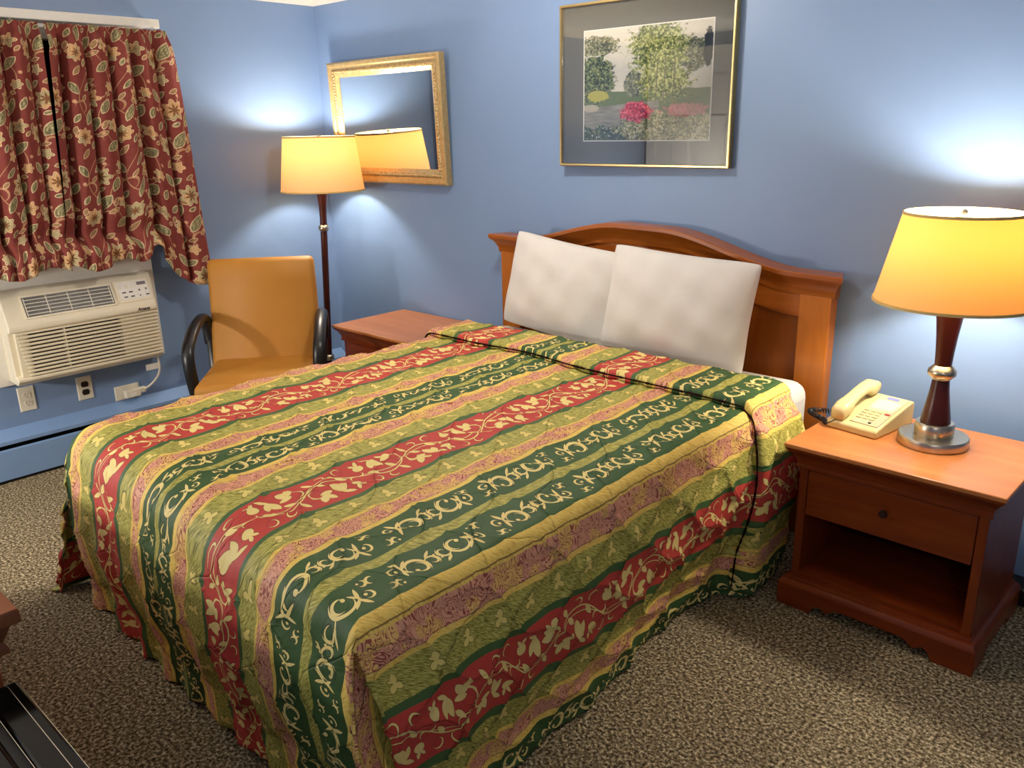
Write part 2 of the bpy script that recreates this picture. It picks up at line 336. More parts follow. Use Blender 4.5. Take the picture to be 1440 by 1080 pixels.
leaves = k.union([k.leaf(P, 13.2, 12.5, 19.5, 20.0, 0.48), k.leaf(P, 7.6, 18.0, 11.6, 25.4, 0.44), k.leaf(P, 4.0, 33.0, 0.8, 38.6, 0.5), k.leaf(P, 21.0, 3.0, 27.6, 8.6, 0.46),
    k.leaf(P, 20.6, 22.0, 24.8, 29.6, 0.42), k.leaf(P, 8.4, 34.4, 13.4, 38.4, 0.4), k.leaf(P, 1.0, 19.5, 3.8, 23.6, 0.45), k.leaf(P, 27.0, 24.0, 29.6, 30.0, 0.4), k.leaf(P, 9.0, 6.0, 10.6, 9.6, 0.5), k.leaf(P, 17.4, 24.2, 14.0, 22.6, 0.5)])
leaves2 = k.union([k.leaf(P, 10.5, 27.6, 14.2, 26.0, 0.5), k.leaf(P, 2.8, 2.0, 6.6, 6.4, 0.42), k.leaf(P, 22.0, 18.6, 20.2, 14.2, 0.45), k.leaf(P, 17.6, 10.6, 22.4, 13.2, 0.4), k.leaf(P, 27.6, 11.4, 29.4, 13.8, 0.5), k.leaf(P, 15.2, 37.6, 19.4, 39.4, 0.45), k.leaf(P, 23.4, 32.6, 26.0, 32.0, 0.6), k.leaf(P, 6.2, 29.6, 8.6, 32.4, 0.5), k.leaf(P, 11.6, 7.6, 15.2, 9.0, 0.42), k.leaf(P, 0.6, 14.0, 1.6, 17.6, 0.5)])
buds = k.union([k.disc(P, 20.2, 12.0, 0.8), k.disc(P, 2.0, 29.5, 0.9), k.disc(P, 18.5, 36.6, 0.8), k.disc(P, 12.0, 17.0, 0.7), k.disc(P, 28.6, 1.6, 0.8), k.disc(P, 20.0, 16.4, 0.7)])
n1 = k.noise(uv, 55, 3)
GROUND = k.mix(n1, srgb(120, 54, 48), srgb(138, 66, 58)); CREAM = srgb(226, 204, 162)
LEAFC = k.ramp(k.noise(k.vm('MULTIPLY', uv, (90, 25, 1)), 1.5, 2), [(0.35, srgb(104, 100, 72)), (0.55, srgb(162, 154, 114)), (0.7, srgb(200, 188, 146))])
col = k.mix(k.below(vines), GROUND, srgb(184, 142, 106))
vein = k.m('LESS_THAN', k.m('FRACT', k.m('MULTIPLY', leaves, 1.1)), 0.30)
col = k.mix(k.below(leaves2, 0.12), col, CREAM); col = k.mix(k.below(leaves2, -0.12), col, srgb(156, 122, 86))
col = k.mix(k.below(leaves, 0.14), col, CREAM); col = k.mix(k.below(leaves, -0.12), col, k.mix(vein, LEAFC, srgb(112, 104, 72)))
rings = k.m('LESS_THAN', k.m('FRACT', k.m('MULTIPLY', flowers, 0.75)), 0.34)
FLOW = k.mix(k.m('GREATER_THAN', k.noise(uv, 12, 1), 0.5), srgb(164, 150, 110), srgb(200, 148, 98))
col = k.mix(k.below(flowers, 0.2), col, CREAM); col = k.mix(k.below(flowers, -0.16), col, k.mix(rings, FLOW, srgb(206, 188, 146)))
col = k.mix(k.below(flowers, -2.3), col, srgb(126, 84, 52))
col = k.mix(k.below(buds), col, srgb(206, 160, 124))
k.base(col); k.bump(k.noise(uv, 500, 1), 0.1, 0.001)
M['curtain'] = k.mat
plain('curtain_lining', srgb(216, 204, 188), 0.85, 0.1)

# ------------------------------------------------------------------ object helpers
def empty(name, label, cat, loc=(0, 0, 0), rz=0.0, group=None):
    o = bpy.data.objects.new(name, None); COL.objects.link(o); o.empty_display_size = 0.1
    o.location = loc; o.rotation_euler = (0, 0, rz); o['label'] = label; o['category'] = cat
    if group: o['group'] = group
    return o
def tag(o, label, cat, group=None):
    o['label'] = label; o['category'] = cat
    if group: o['group'] = group
    return o

class MB:
    def __init__(s): s.v = []; s.f = []; s.uv = None
    def add(s, vs, fs):
        o = len(s.v); s.v += [tuple(p) for p in vs]; s.f += [tuple(i + o for i in q) for q in fs]; return s
    def box(s, x0, x1, y0, y1, z0, z1):
        return s.add([(x0, y0, z0), (x1, y0, z0), (x1, y1, z0), (x0, y1, z0), (x0, y0, z1), (x1, y0, z1), (x1, y1, z1), (x0, y1, z1)],
                     [(0, 3, 2, 1), (4, 5, 6, 7), (0, 1, 5, 4), (1, 2, 6, 5), (2, 3, 7, 6), (3, 0, 4, 7)])
    def frustum(s, lo, hi, z0, z1):      # lo, hi = (x0,x1,y0,y1)
        a, b = lo, hi
        return s.add([(a[0], a[2], z0), (a[1], a[2], z0), (a[1], a[3], z0), (a[0], a[3], z0), (b[0], b[2], z1), (b[1], b[2], z1), (b[1], b[3], z1), (b[0], b[3], z1)],
                     [(0, 3, 2, 1), (4, 5, 6, 7), (0, 1, 5, 4), (1, 2, 6, 5), (2, 3, 7, 6), (3, 0, 4, 7)])
    def prism(s, poly, fn):              # poly of (a,b) ; fn(a,b,side 0/1) -> xyz
        n = len(poly); vs = [fn(a, b, 0) for a, b in poly] + [fn(a, b, 1) for a, b in poly]
        fs = [tuple(range(n))[::-1], tuple(range(n, 2 * n))] + [(i, (i + 1) % n, n + (i + 1) % n, n + i) for i in range(n)]
        return s.add(vs, fs)
    def stack(s, rects):                 # rects of (x0,x1,y0,y1,z): mouldings, skinned through the levels
        n = len(rects); vs = []
        for x0, x1, y0, y1, z in rects: vs += [(x0, y0, z), (x1, y0, z), (x1, y1, z), (x0, y1, z)]
        fs = [(3, 2, 1, 0), tuple(4 * (n - 1) + i for i in range(4))]
        for i in range(n - 1):
            for j in range(4): fs.append((4 * i + j, 4 * i + (j + 1) % 4, 4 * i + 4 + (j + 1) % 4, 4 * i + 4 + j))
        return s.add(vs, fs)
    def lathe(s, prof, c=(0, 0), seg=40, lean=0.0, cap=True):   # prof of (r,z)
        vs = []; n = len(prof)
        for r, z in prof:
            for i in range(seg):
                t = 2 * PI * i / seg; vs.append((c[0] + r * math.cos(t) + lean * z, c[1] + r * math.sin(t), z))
        fs = [(j * seg + i, j * seg + (i + 1) % seg, (j + 1) * seg + (i + 1) % seg, (j + 1) * seg + i) for j in range(n - 1) for i in range(seg)]
        if cap: fs += [tuple(range(seg))[::-1], tuple((n - 1) * seg + i for i in range(seg))]
        return s.add(vs, fs)
    def tube(s, pts, r, seg=8, sx=1.0, flat=None):
        pts = [Vector(p) for p in pts]; n = len(pts); vs = []; up = Vector((0, 0, 1)); prev = None
        for i, p in enumerate(pts):
            t = (pts[min(i + 1, n - 1)] - pts[max(i - 1, 0)]).normalized()
            if prev is None:
                a = t.orthogonal().normalized() if flat is None else (Vector(flat) - t * t.dot(Vector(flat))).normalized()
            else: a = (prev - t * t.dot(prev)).normalized()
            prev = a; b = t.cross(a); rr = r[i] if isinstance(r, (list, tuple)) else r
            for j in range(seg):
                q = 2 * PI * j / seg; vs.append(p + a * (math.cos(q) * rr * sx) + b * (math.sin(q) * rr))
        fs = [(i * seg + j, i * seg + (j + 1) % seg, (i + 1) * seg + (j + 1) % seg, (i + 1) * seg + j) for i in range(n - 1) for j in range(seg)]
        fs += [tuple(range(seg))[::-1], tuple((n - 1) * seg + j for j in range(seg))]
        return s.add(vs, fs)
    def grid(s, A, keep=None, flip=False):       # A[i][j] array (ni,nj,3)
        A = np.asarray(A); ni, nj = A.shape[:2]; o = len(s.v)
        s.v += [tuple(p) for p in A.reshape(-1, 3).tolist()]
        for i in range(ni - 1):
            for j in range(nj - 1):
                if keep is None or keep[i, j]:
                    q = (o + i * nj + j, o + i * nj + j + 1, o + (i + 1) * nj + j + 1, o + (i + 1) * nj + j)
                    s.f.append(q[::-1] if flip else q)
        return s
    def build(s, name, mat, parent=None, bevel=0.0, seg=2, angle=38, smooth=True, uvs=None, mats=None):
        me = bpy.data.meshes.new(name); me.from_pydata(s.v, [], s.f); me.validate()
        if uvs is not None:
            l = me.uv_layers.new(name='UVMap'); idx = np.zeros(len(me.loops), dtype=np.int32); me.loops.foreach_get('vertex_index', idx)
            l.data.foreach_set('uv', np.asarray(uvs, dtype=np.float32)[idx].ravel())
        bm = bmesh.new(); bm.from_mesh(me)
        if uvs is None: bmesh.ops.recalc_face_normals(bm, faces=bm.faces)
        bm.to_mesh(me); bm.free()
        if smooth:
            me.polygons.foreach_set('use_smooth', [True] * len(me.polygons))
            me.set_sharp_from_angle(angle=math.radians(angle))
        me.materials.append(M[mat] if isinstance(mat, str) else mat)
        o = bpy.data.objects.new(name, me); COL.objects.link(o)
        if parent: o.parent = parent
        if bevel:
            b = o.modifiers.new('bevel', 'BEVEL'); b.width = bevel; b.segments = seg; b.limit_method = 'ANGLE'; b.angle_limit = math.radians(40)
        return o
def structure(o): o['kind'] = 'structure'; return o
def copy_thing(o, parent=None):
    c = o.copy(); COL.objects.link(c)
    if parent: c.parent = parent
    for ch in [q for q in bpy.data.objects if q.parent == o]: copy_thing(ch, c)
    return c

# ------------------------------------------------------------------ room
RX, FY, ALX, ALY, CZ, HX, HY = 5.3, -3.06, 1.75, -3.85, 2.215, 3.95, -4.3
structure(MB().box(-0.1, RX + 0.1, HY - 0.1, 0.1, -0.1, 0.0).build('floor', 'carpet'))
structure(MB().box(-0.1, RX + 0.1, HY - 0.1, 0.1, CZ, CZ + 0.1).build('ceiling', 'ceiling_paint'))
structure(MB().box(-0.1, RX + 0.1, 0.0, 0.1, 0, CZ).build('wall_back', 'wall'))
WY0, WY1, WZ0, WZ1 = -2.10, -1.02, 1.04, 1.93
wl = MB().box(-0.1, 0, ALY, WY0, 0, CZ).box(-0.1, 0, WY1, 0, 0, CZ).box(-0.1, 0, WY0, WY1, 0, WZ0).box(-0.1, 0, WY0, WY1, WZ1, CZ)
structure(wl.build('wall_left', 'wall'))
structure(MB().box(RX, RX + 0.1, HY, 0, 0, CZ).build('wall_right', 'wall'))
structure(MB().box(HX - 0.1, HX, HY, FY, 0, CZ).box(HX - 0.1, RX + 0.1, HY - 0.1, HY, 0, CZ).box(0, HX - 0.1, ALY - 0.1, ALY, 0, CZ).build('wall_front', 'wall'))  # stub wall beside the hall is added to block the hall light
# crown moulding
cp = [(0, 2.145), (0.008, 2.145), (0.012, 2.158), (0.03, 2.185), (0.048, 2.2), (0.055, 2.215), (0, 2.215)]
structure(MB().prism(cp, lambda a, b, s: (a, (ALY, -a)[s], b)).build('trim_1', 'crown_white'))
structure(MB().prism(cp, lambda a, b, s: ((a, RX)[s], -a, b)).build('trim_2', 'crown_white'))
structure(MB().box(2.97, RX, -0.100, 0, 0, 0.06).build('baseboard_back', 'black_rubber', bevel=0.006))
# window behind the curtains
wf = MB().box(-0.06, 0.015, WY0 - 0.05, WY0 + 0.03, WZ0 - 0.05, WZ1 + 0.05).box(-0.06, 0.015, WY1 - 0.03, WY1 + 0.05, WZ0 - 0.05, WZ1 + 0.05)
wf.box(-0.06, 0.015, WY0 + 0.03, WY1 - 0.03, WZ1 - 0.03, WZ1 + 0.05).box(-0.06, 0.015, WY0 + 0.03, WY1 - 0.03, WZ0 - 0.05, WZ0 + 0.03).box(-0.05, 0.01, -1.71, -1.66, WZ0 + 0.03, WZ1 - 0.03)
structure(wf.build('window_1', 'white_enamel', bevel=0.004))
structure(MB().box(-0.045, -0.04, WY0 + 0.03, WY1 - 0.03, WZ0 + 0.03, WZ1 - 0.03).build('window_2', 'glossy_black'))
# six-panel door at the end of the entry, seen in the picture glass
dr = MB().box(0.12, 0.94, ALY, ALY + 0.04, 0.0, 2.03)
for (x0, x1) in ((0.24, 0.48), (0.58, 0.82)):
    for (z0, z1) in ((0.2, 0.86), (1.0, 1.6), (1.7, 1.92)):
        dr.add([(x0, ALY + 0.041, z0), (x1, ALY + 0.041, z0), (x1, ALY + 0.041, z1), (x0, ALY + 0.041, z1), (x0 + 0.03, ALY + 0.022, z0 + 0.03), (x1 - 0.03, ALY + 0.022, z0 + 0.03), (x1 - 0.03, ALY + 0.022, z1 - 0.03), (x0 + 0.03, ALY + 0.022, z1 - 0.03)],
               [(0, 1, 5, 4), (1, 2, 6, 5), (2, 3, 7, 6), (3, 0, 4, 7)])
        dr.box(x0 + 0.04, x1 - 0.04, ALY + 0.03, ALY + 0.052, z0 + 0.04, z1 - 0.04)
structure(dr.build('door_1', 'door_white', bevel=0.003))
structure(MB().box(0.03, 0.12, ALY, ALY + 0.05, 0, 2.11).box(0.94, 1.03, ALY, ALY + 0.05, 0, 2.11).box(0.12, 0.94, ALY, ALY + 0.05, 2.03, 2.11).build('trim_3', 'door_white', bevel=0.004))

# ------------------------------------------------------------------ baseboard heater on the left wall
h = empty('baseboard_heater', 'blue painted baseboard heater along the foot of the left wall', 'heater', (0, -1.9, 0))
y0, y1 = -1.9, 1.895
MB().prism([(0, 0.235), (0.062, 0.195), (0.062, 0.178), (0.056, 0.178), (0.056, 0.190), (0, 0.226)], lambda a, b, s: (a, (y0, y1)[s], b)).build('hood', 'blue_heater_enamel', h)
MB().prism([(0.060, 0.016), (0.060, 0.15), (0.052, 0.156), (0.046, 0.15), (0.052, 0.146), (0.052, 0.016)], lambda a, b, s: (a, (y0, y1)[s], b)).build('front_cover', 'blue_heater_enamel', h)
MB().box(0.0, 0.012, y0, y1, 0.004, 0.22).box(0.0, 0.050, y0, y1, 0.0, 0.015).build('back_plate', 'dark_gap', h)
MB().box(0.012, 0.046, y0 + 0.02, y1 - 0.02, 0.07, 0.13).build('heating_fins', 'dark_gap', h)

# ------------------------------------------------------------------ framed mirror
def frame_ring(x0, x1, z0, z1, prof):     # prof of (inset, depth out of wall); mitred ring, wall plane y=0
    mb = MB(); n = len(prof); vs = []
    for i, d in prof:
        vs += [(x0 + i, -d, z0 + i), (x1 - i, -d, z0 + i), (x1 - i, -d, z1 - i), (x0 + i, -d, z1 - i)]
    fs = []
    for a in range(n):
        b = (a + 1) % n
        for j in range(4): fs.append((4 * a + j, 4 * a + (j + 1) % 4, 4 * b + (j + 1) % 4, 4 * b + j))
    return mb.add(vs, fs)
mr = empty('wall_mirror', 'rectangular mirror in an ornate gilt frame hung in the corner behind the floor lamp', 'mirror', (0.596, -0.013, 1.535))
mr.rotation_euler = (0.038, 0, 0)
X0, X1, Z0, Z1 = -0.437, 0.447, -0.305, 0.31
frame_ring(X0, X1, Z0, Z1, [(0, 0.002), (0, 0.036), (0.008, 0.042), (0.020, 0.040), (0.026, 0.034), (0.036, 0.032), (0.036, 0.002)]).build('outer_frame', 'gilt', mr, angle=25)
bd = frame_ring(X0, X1, Z0, Z1, [(0.035, 0.002), (0.035, 0.033), (0.042, 0.037), (0.052, 0.037), (0.058, 0.032), (0.058, 0.002)])
bd.build('beaded_band', 'gilt_beads', mr, angle=25)
beads = MB()
def bead(x, z, r=0.0075):
    vs = []; fs = []
    for a in range(3):
        t = PI / 2 * a / 3
        for q in range(6): vs.append((x + r * math.cos(t) * math.cos(q * PI / 3), -0.036 - r * 0.7 * math.sin(t), z + r * math.cos(t) * math.sin(q * PI / 3)))
    vs.append((x, -0.036 - r * 0.7, z))
    for a in range(2):
        for q in range(6): fs.append((a * 6 + q, a * 6 + (q + 1) % 6, (a + 1) * 6 + (q + 1) % 6, (a + 1) * 6 + q))
    for q in range(6): fs.append((12 + q, 12 + (q + 1) % 6, 18))
    beads.add(vs, fs)
i = 0.047
nx = 52
for q in range(nx):
    xx = X0 + i + (X1 - X0 - 2 * i) * q / (nx - 1); bead(xx, Z0 + i); bead(xx, Z1 - i)
nz = 36
for q in range(1, nz - 1):
    zz = Z0 + i + (Z1 - Z0 - 2 * i) * q / (nz - 1); bead(X0 + i, zz); bead(X1 - i, zz)
beads.build('bead_row', 'gilt', mr)
frame_ring(X0, X1, Z0, Z1, [(0.057, 0.002), (0.057, 0.032), (0.064, 0.028), (0.076, 0.020), (0.076, 0.002)]).build('inner_lip', 'gilt', mr, angle=25)
MB().box(X0 + 0.07, X1 - 0.07, -0.018, -0.012, Z0 + 0.07, Z1 - 0.07).build('glass', 'mirror', mr)

# ------------------------------------------------------------------ framed landscape print
pc = empty('framed_picture', 'large framed riverside landscape print with grey mat and thin brass frame above the bed', 'picture', (2.153, -0.0095, 1.652), math.radians(1.2))
X0, X1, Z0, Z1 = -0.395, 0.396, -0.315, 0.315
frame_ring(X0, X1, Z0, Z1, [(0, 0.001), (0, 0.026), (0.003, 0.029), (0.009, 0.029), (0.011, 0.026), (0.011, 0.001)]).build('frame', 'brass', pc, angle=25)
MB().box(X0 + 0.01, X1 - 0.01, -0.010, -0.004, Z0 + 0.01, Z1 - 0.01).build('mat', 'mat_board', pc)
px0, px1, pz0, pz1 = -0.278, 0.30, -0.212, 0.208
frame_ring(px0 - 0.004, px1 + 0.004, pz0 - 0.004, pz1 + 0.004, [(0, 0.0101), (0, 0.0112), (0.004, 0.0108), (0.004, 0.0101)]).build('mat_bevel', 'panel_white', pc)
MB().add([(px0, -0.0107, pz0), (px1, -0.0107, pz0), (px1, -0.0107, pz1), (px0, -0.0107, pz1)], [(0, 1, 2, 3)]).build('print', 'print', pc, uvs=[(0, 0), (1, 0), (1, 1), (0, 1)])
MB().box(X0 + 0.011, X1 - 0.011, -0.0180, -0.0165, Z0 + 0.011, Z1 - 0.011).build('glass', 'glass', pc).rotation_euler = (0, 0, math.radians(0.75))

# ------------------------------------------------------------------ bed: headboard, mattress, box spring
bed = empty('bed', 'large bed with arched honey brown wooden headboard against the blue back wall', 'bed', (2.215, -1.1, 0))
BX, BY = 2.215, -1.1
hb = MB()
def arch(x):      # top line of the headboard, x from centre, slight sag to the right as hung
    a = abs(x); t = min(max((0.66 - a) / 0.56, 0), 1); s = t * t * (3 - 2 * t)
    return 1.012 + 0.104 * s - 0.022 * x
N = 72
xs = [-0.79 + 1.58 * q / N for q in range(N + 1)]
def rail(xs, top, bot, ya, yb):
    vs = []; fs = []
    for x in xs: vs += [(x, ya, bot(x)), (x, ya, top(x)), (x, yb, top(x)), (x, yb, bot(x))]
    n = len(xs)
    for i in range(n - 1):
        for j in range(4): fs.append((4 * i + j, 4 * i + (j + 1) % 4, 4 * i + 4 + (j + 1) % 4, 4 * i + 4 + j))
    fs += [(3, 2, 1, 0), tuple(4 * (n - 1) + j for j in range(4))]
    return vs, fs
HB = 1.1   # back wall in bed coordinates
hbd = MB().add(*rail([0.985 * q for q in xs], lambda x: arch(x) - 0.05, lambda x: arch(x) - 0.165 if abs(x) < 0.70 else 0.35, HB - 0.075, HB - 0.025)).build('headboard', 'honey_rail', bed, bevel=0.003)
# cornice moulding swept along the arch
prof = [(-0.030, -0.085), (-0.078, -0.085), (-0.082, -0.078), (-0.082, -0.066), (-0.088, -0.052), (-0.098, -0.034), (-0.112, -0.022), (-0.116, -0.016), (-0.116, -0.004), (-0.112, 0.0), (-0.020, 0.0)]
vs = []; fs = []; n = len(prof)
for q in range(N + 1):
    t = q / N; xc = -0.79 + 1.58 * t
    for (d, z) in prof:
        ext = max(0.0, (-d - 0.078)) * (1 if q in (0, N) else 0)
        vs.append((xc + (ext if q == N else -ext), HB + d, arch(xc) + z))
for q in range(N):
    for j in range(n): fs.append((q * n + j, q * n + (j + 1) % n, (q + 1) * n + (j + 1) % n, (q + 1) * n + j))
fs += [tuple(range(n))[::-1], tuple(N * n + j for j in range(n))]
MB().add(vs, fs).build('cornice', 'honey_rail', hbd, angle=30)
pxs = [-0.69 + 1.38 * q / 48 for q in range(49)]
def arch2(x):
    a = abs(x); t = min(max((0.60 - a) / 0.52, 0), 1); s = t * t * (3 - 2 * t); return 0.862 + 0.098 * s - 0.022 * x
MB().add(*rail(pxs, lambda x: arch2(x) + 0.02, lambda x: 0.30, HB - 0.060, HB - 0.03)).build('panel', 'honey_panel', hbd)
rl = MB()
vs = []; fs = []; pr = [(-0.0755, 0.0), (-0.0755, -0.012), (-0.066, -0.022), (-0.060, -0.022)]
for x in pxs:
    for d, z in pr: vs.append((x, HB + d, arch2(x) + 0.012 + z))
for q in range(len(pxs) - 1):
    for j in range(3): fs.append((4 * q + j, 4 * q + j + 1, 4 * q + 5 + j, 4 * q + 4 + j))
MB().add(vs, fs).build('arch_bead', 'honey_rail', hbd)
for sx in (-1, 1):
    a, b = sorted((sx * 0.668, sx * 0.782)); zt = arch(sx * 0.72) - 0.06
    MB().box(a, b, HB - 0.080, HB - 0.02, 0.0, zt).build('post', 'honey_post', hbd, bevel=0.004)
MB().add([(-0.735, -0.885, 0.36), (0.755, -1.0, 0.36), (0.755, 0.985, 0.36), (-0.735, 0.985, 0.36), (-0.735, -0.885, 0.622), (0.755, -1.0, 0.622), (0.755, 0.985, 0.622), (-0.735, 0.985, 0.622)],
    [(0, 3, 2, 1), (4, 5, 6, 7), (0, 1, 5, 4), (1, 2, 6, 5), (2, 3, 7, 6), (3, 0, 4, 7)]).build('mattress', 'sheet', bed, bevel=0.055, seg=5)
MB().box(-0.64, 0.66, -0.85, 0.98, 0.15, 0.355).build('box_spring', 'dark_gap', bed, bevel=0.03, seg=3)  # dark colour stands in for the shadow under the bedspread hem
MB().box(-0.62, 0.64, -0.83, 0.98, 0.11, 0.149).build('bed_frame', 'black_plastic', bed)  # black here also stands in for the shadow under the bed
for sx in (-1, 1):
    for yy in (-0.8, 0.8): MB().box(sx * 0.58 - 0.03, sx * 0.58 + 0.03, yy - 0.03, yy + 0.03, 0, 0.11).build('leg', 'black_plastic', bed)

# ------------------------------------------------------------------ bedspread
def sstep(a, b, x):
    t = np.clip((x - a) / (b - a), 0, 1); return t * t * (3 - 2 * t)
XL, XR, YH, YF, ZT, RR = 1.450, 3.012, -0.36, -2.155, 0.652, 0.05
W_, L_ = XR - XL, YH - YF
SL, SR, FT = 0.62, 0.60, 0.60
UX = [XL - 0.7, XL, 1.669, 1.845, 2.025, 2.211, 2.394, 2.553, 2.717, 2.98, XR, XR + 0.7]
UU = [1.435 - 1.669 + 0.03 - 0.7, 1.435 - 1.669 + 0.03, 0, .17, .355, .575, .764, .934, 1.119, 1.339, 1.366, 2.066]
def wav(x, y, k=1.0, s=0.0): return np.sin(x * 7.1 * k + s) * np.cos(y * 5.3 * k + 1.3 * s) * 0.5 + np.sin((x * 1.3 + y * 0.9) * 11.7 * k + 2 * s) * 0.3 + np.sin((x - y * 1.4) * 17 * k + s) * 0.2
def crease_y(p): return -0.600 - 0.05 * p / W_
def cloth(p, q, lift=0.0):
    """p metres across (0..W_ on top), q metres from the head edge (0..L_ on top)"""
    p, q = np.broadcast_arrays(p, q); pc_ = np.clip(p, 0, W_); qc = np.clip(q, 0, L_)
    sl = np.clip(-p, 0, None); sr = np.clip(p - W_, 0, None); t = np.clip(q - L_, 0, None)
    x = XL + pc_; y = YH - qc * (1 - 0.043 * (1 - pc_ / W_))
    crown = 0.012 * np.sin(np.pi * np.clip(pc_ / W_, 0, 1)) * np.sin(np.pi * np.clip((qc + .3) / (L_ + .35), 0, 1))
    z = ZT + crown + 0.005 * wav(x, y, 0.8) + lift
    dl, drr, df = pc_, W_ - pc_, L_ - qc
    rnd = lambda d, r_: np.where(d < r_, r_ - np.sqrt(np.clip(r_ * r_ - (r_ - np.clip(d, 0, r_)) ** 2, 0, None)), 0)
    RF = 0.055 + 0.075 * sstep(W_, W_ * 0.6, pc_)
    z = z - np.maximum(np.maximum(rnd(dl, 0.06), rnd(drr, RR)) * 0.9, rnd(df, RF) * 0.9)
    # right side
    fr = sr / SR; headpart = sstep(0.34, 0.26, q)
    inw = (0.03 + 0.06 * sstep(L_ * 0.95, 0.35, q)) * (1 - headpart)
    x = x + 0.030 * np.sin(np.pi * np.clip(sr / 0.42, 0, 1)) * (sr > 0) - inw * fr ** 1.4 + 0.6 * lift * np.clip(sr / 0.05, 0, 1) + headpart * 0.012 * np.sin(np.pi * np.clip(fr, 0, 1)) + headpart * 0.005 * fr
    x = x + 0.012 * fr * np.sin(y * 9.0 + 1.0)
    y = y + fr * 0.13 * sstep(L_ * 0.72, L_, q) * (sr > 0)
    z = z - sr - 0.02 * headpart * fr
    # left side
    fl = sl / SL; flare = 0.03 + 0.20 * sstep(L_ * 0.60, L_, q)
    x = x - 0.02 * np.sin(np.pi * np.clip(fl, 0, 1)) - flare * fl ** 1.25 + 0.012 * fl * np.sin(y * 13)
    y = y - 0.05 * fl * sstep(L_ * 0.8, L_, q)
    z = z - sl
    # foot
    ft = t / FT; lft = sstep(0.30, 0.0, p); rgt = sstep(W_ - 0.25, W_ + 0.05, p)
    y = y - 0.028 * np.sin(np.pi * np.clip(t / 0.45, 0, 1)) + 0.02 * ft + (0.007 + 0.007 * sstep(1.0, 0.2, p)) * ft * np.sin((p * 1.0 + 0.06 * ft) * 2 * np.pi / 0.155)
    x = x - 0.085 * lft * ft ** 1.2 + 0.035 * rgt * ft
    z = z - t * (0.94 - 0.12 * sstep(0.1, 0.7, p / W_))
    wrap = np.where((q > L_), np.clip(p - W_, 0, None), 0)
    x = np.where(q > L_, x - 0.030 * np.sin(np.pi * np.clip(sr / 0.42, 0, 1)) - wrap * 0.25 - 0.014 * (wrap > 0), x); y = y + wrap * 0.85; z = z + np.where(q > L_, sr, 0)
    return np.stack([x, y, z], -1)
def puff(Puv, amp, A):
    g0 = np.gradient(A, axis=0); g1 = np.gradient(A, axis=1); nrm = np.cross(g1, g0)
    ln = np.linalg.norm(nrm, axis=-1, keepdims=True); nrm = nrm / np.maximum(ln, 1e-9)
    u_, v_ = Puv[..., 0], Puv[..., 1]
    wv_ = 0.018 * np.sin(v_ * 31) + 0.018 * np.sin(u_ * 27 + 1)
    Lq = 0.185
    d1 = np.abs(np.sin(np.pi * (u_ + v_ * 0.8 + wv_) / Lq)); d2 = np.abs(np.sin(np.pi * (u_ - v_ * 0.8 - wv_) / Lq))
    hgt = (np.minimum(d1, d2) + 1e-4) ** 0.45
    return A + nrm * (amp * (hgt - 0.6))[..., None]
def puv(p, q):
    p, q = np.broadcast_arrays(p, q); return np.stack([np.interp(XL + p, UX, UU), q], -1)
spread = MB(); uvs = []
def addgrid(p, q, amp, lift=0.0, keepfn=None, mod=None, yfix=None):
    p2, q2 = np.meshgrid(p, q)
    if yfix is not None: q2 = yfix(p2, q2)
    A = cloth(p2, q2, lift); UV = puv(p2, q2)
    am = amp(p2, q2) if callable(amp) else amp
    A = puff(UV, am, A)
    if mod is not None: A = mod(A, p2, q2)
    A[..., 2] = np.maximum(A[..., 2], 0.012)
    if hasattr(spread, 'raw'): pass
    keep = None
    if keepfn is not None:
        pc2 = 0.25 * (p2[1:, 1:] + p2[:-1, 1:] + p2[1:, :-1] + p2[:-1, :-1]); qc2 = 0.25 * (q2[1:, 1:] + q2[:-1, 1:] + q2[1:, :-1] + q2[:-1, :-1]); keep = keepfn(pc2, qc2)
    spread.grid(A, keep, flip=True); uvs.extend(UV.reshape(-1, 2).tolist())
STEP = 0.0085
p_main = np.arange(-SL, W_ + SR + 1e-6, STEP)
def amp_main(p, q): return np.where((p < 0) | (p > W_) | (q > L_), np.where(q > L_, 0.014, 0.022), 0.0125)
QC = 0.245            # where the folded-back head section begins, measured from the head edge
def crq(p): return QC + 0.05 * np.clip(p / W_, -0.2, 1.3) + 0.006 * np.sin(p * 8)
p_a = np.arange(-SL, W_ + SR + 1e-6, STEP)
# main sheet, from under the fold to the foot, with the foot flap
def keep_a(p, q): return ((q <= L_) | ((p >= -0.005) & (p <= W_ + 0.004)))
addgrid(p_a, np.arange(QC - 0.04, L_ + FT, STEP), amp_main, 0.0, keep_a)
# cloth tucked round the right foot corner behind the side flap
addgrid(np.arange(W_ - 0.002, W_ + 0.16, STEP), np.arange(L_ + 0.004, L_ + FT, STEP), 0.006)
# folded-back head section, a thick layer whose lower edge rolls under
nq = 30
def yfix(p, q): c_ = crq(p); return q * c_ / QC
def roll(A, p, q):
    c_ = crq(p); d = c_ - q; drop = np.where(d < 0.02, 1 - np.sqrt(np.clip(1 - ((0.02 - np.clip(d, 0, 0.02)) / 0.02) ** 2, 0, 1)), 0)
    side = np.clip((p - W_) / 0.06, 0, 1) + np.clip(-p / 0.06, 0, 1)
    A[..., 2] -= drop * 0.026 * (1 - np.clip(side, 0, 1)); A[..., 0] -= drop * 0.026 * np.clip((p - W_) / 0.06, 0, 1); A[..., 0] += drop * 0.026 * np.clip(-p / 0.06, 0, 1)
    # head edge lies down on the sheet
    dh = np.where(q < 0.02, 1 - np.sqrt(np.clip(1 - ((0.02 - q) / 0.02) ** 2, 0, 1)), 0); A[..., 2] -= dh * 0.02 * (1 - np.clip(side, 0, 1))
    return A
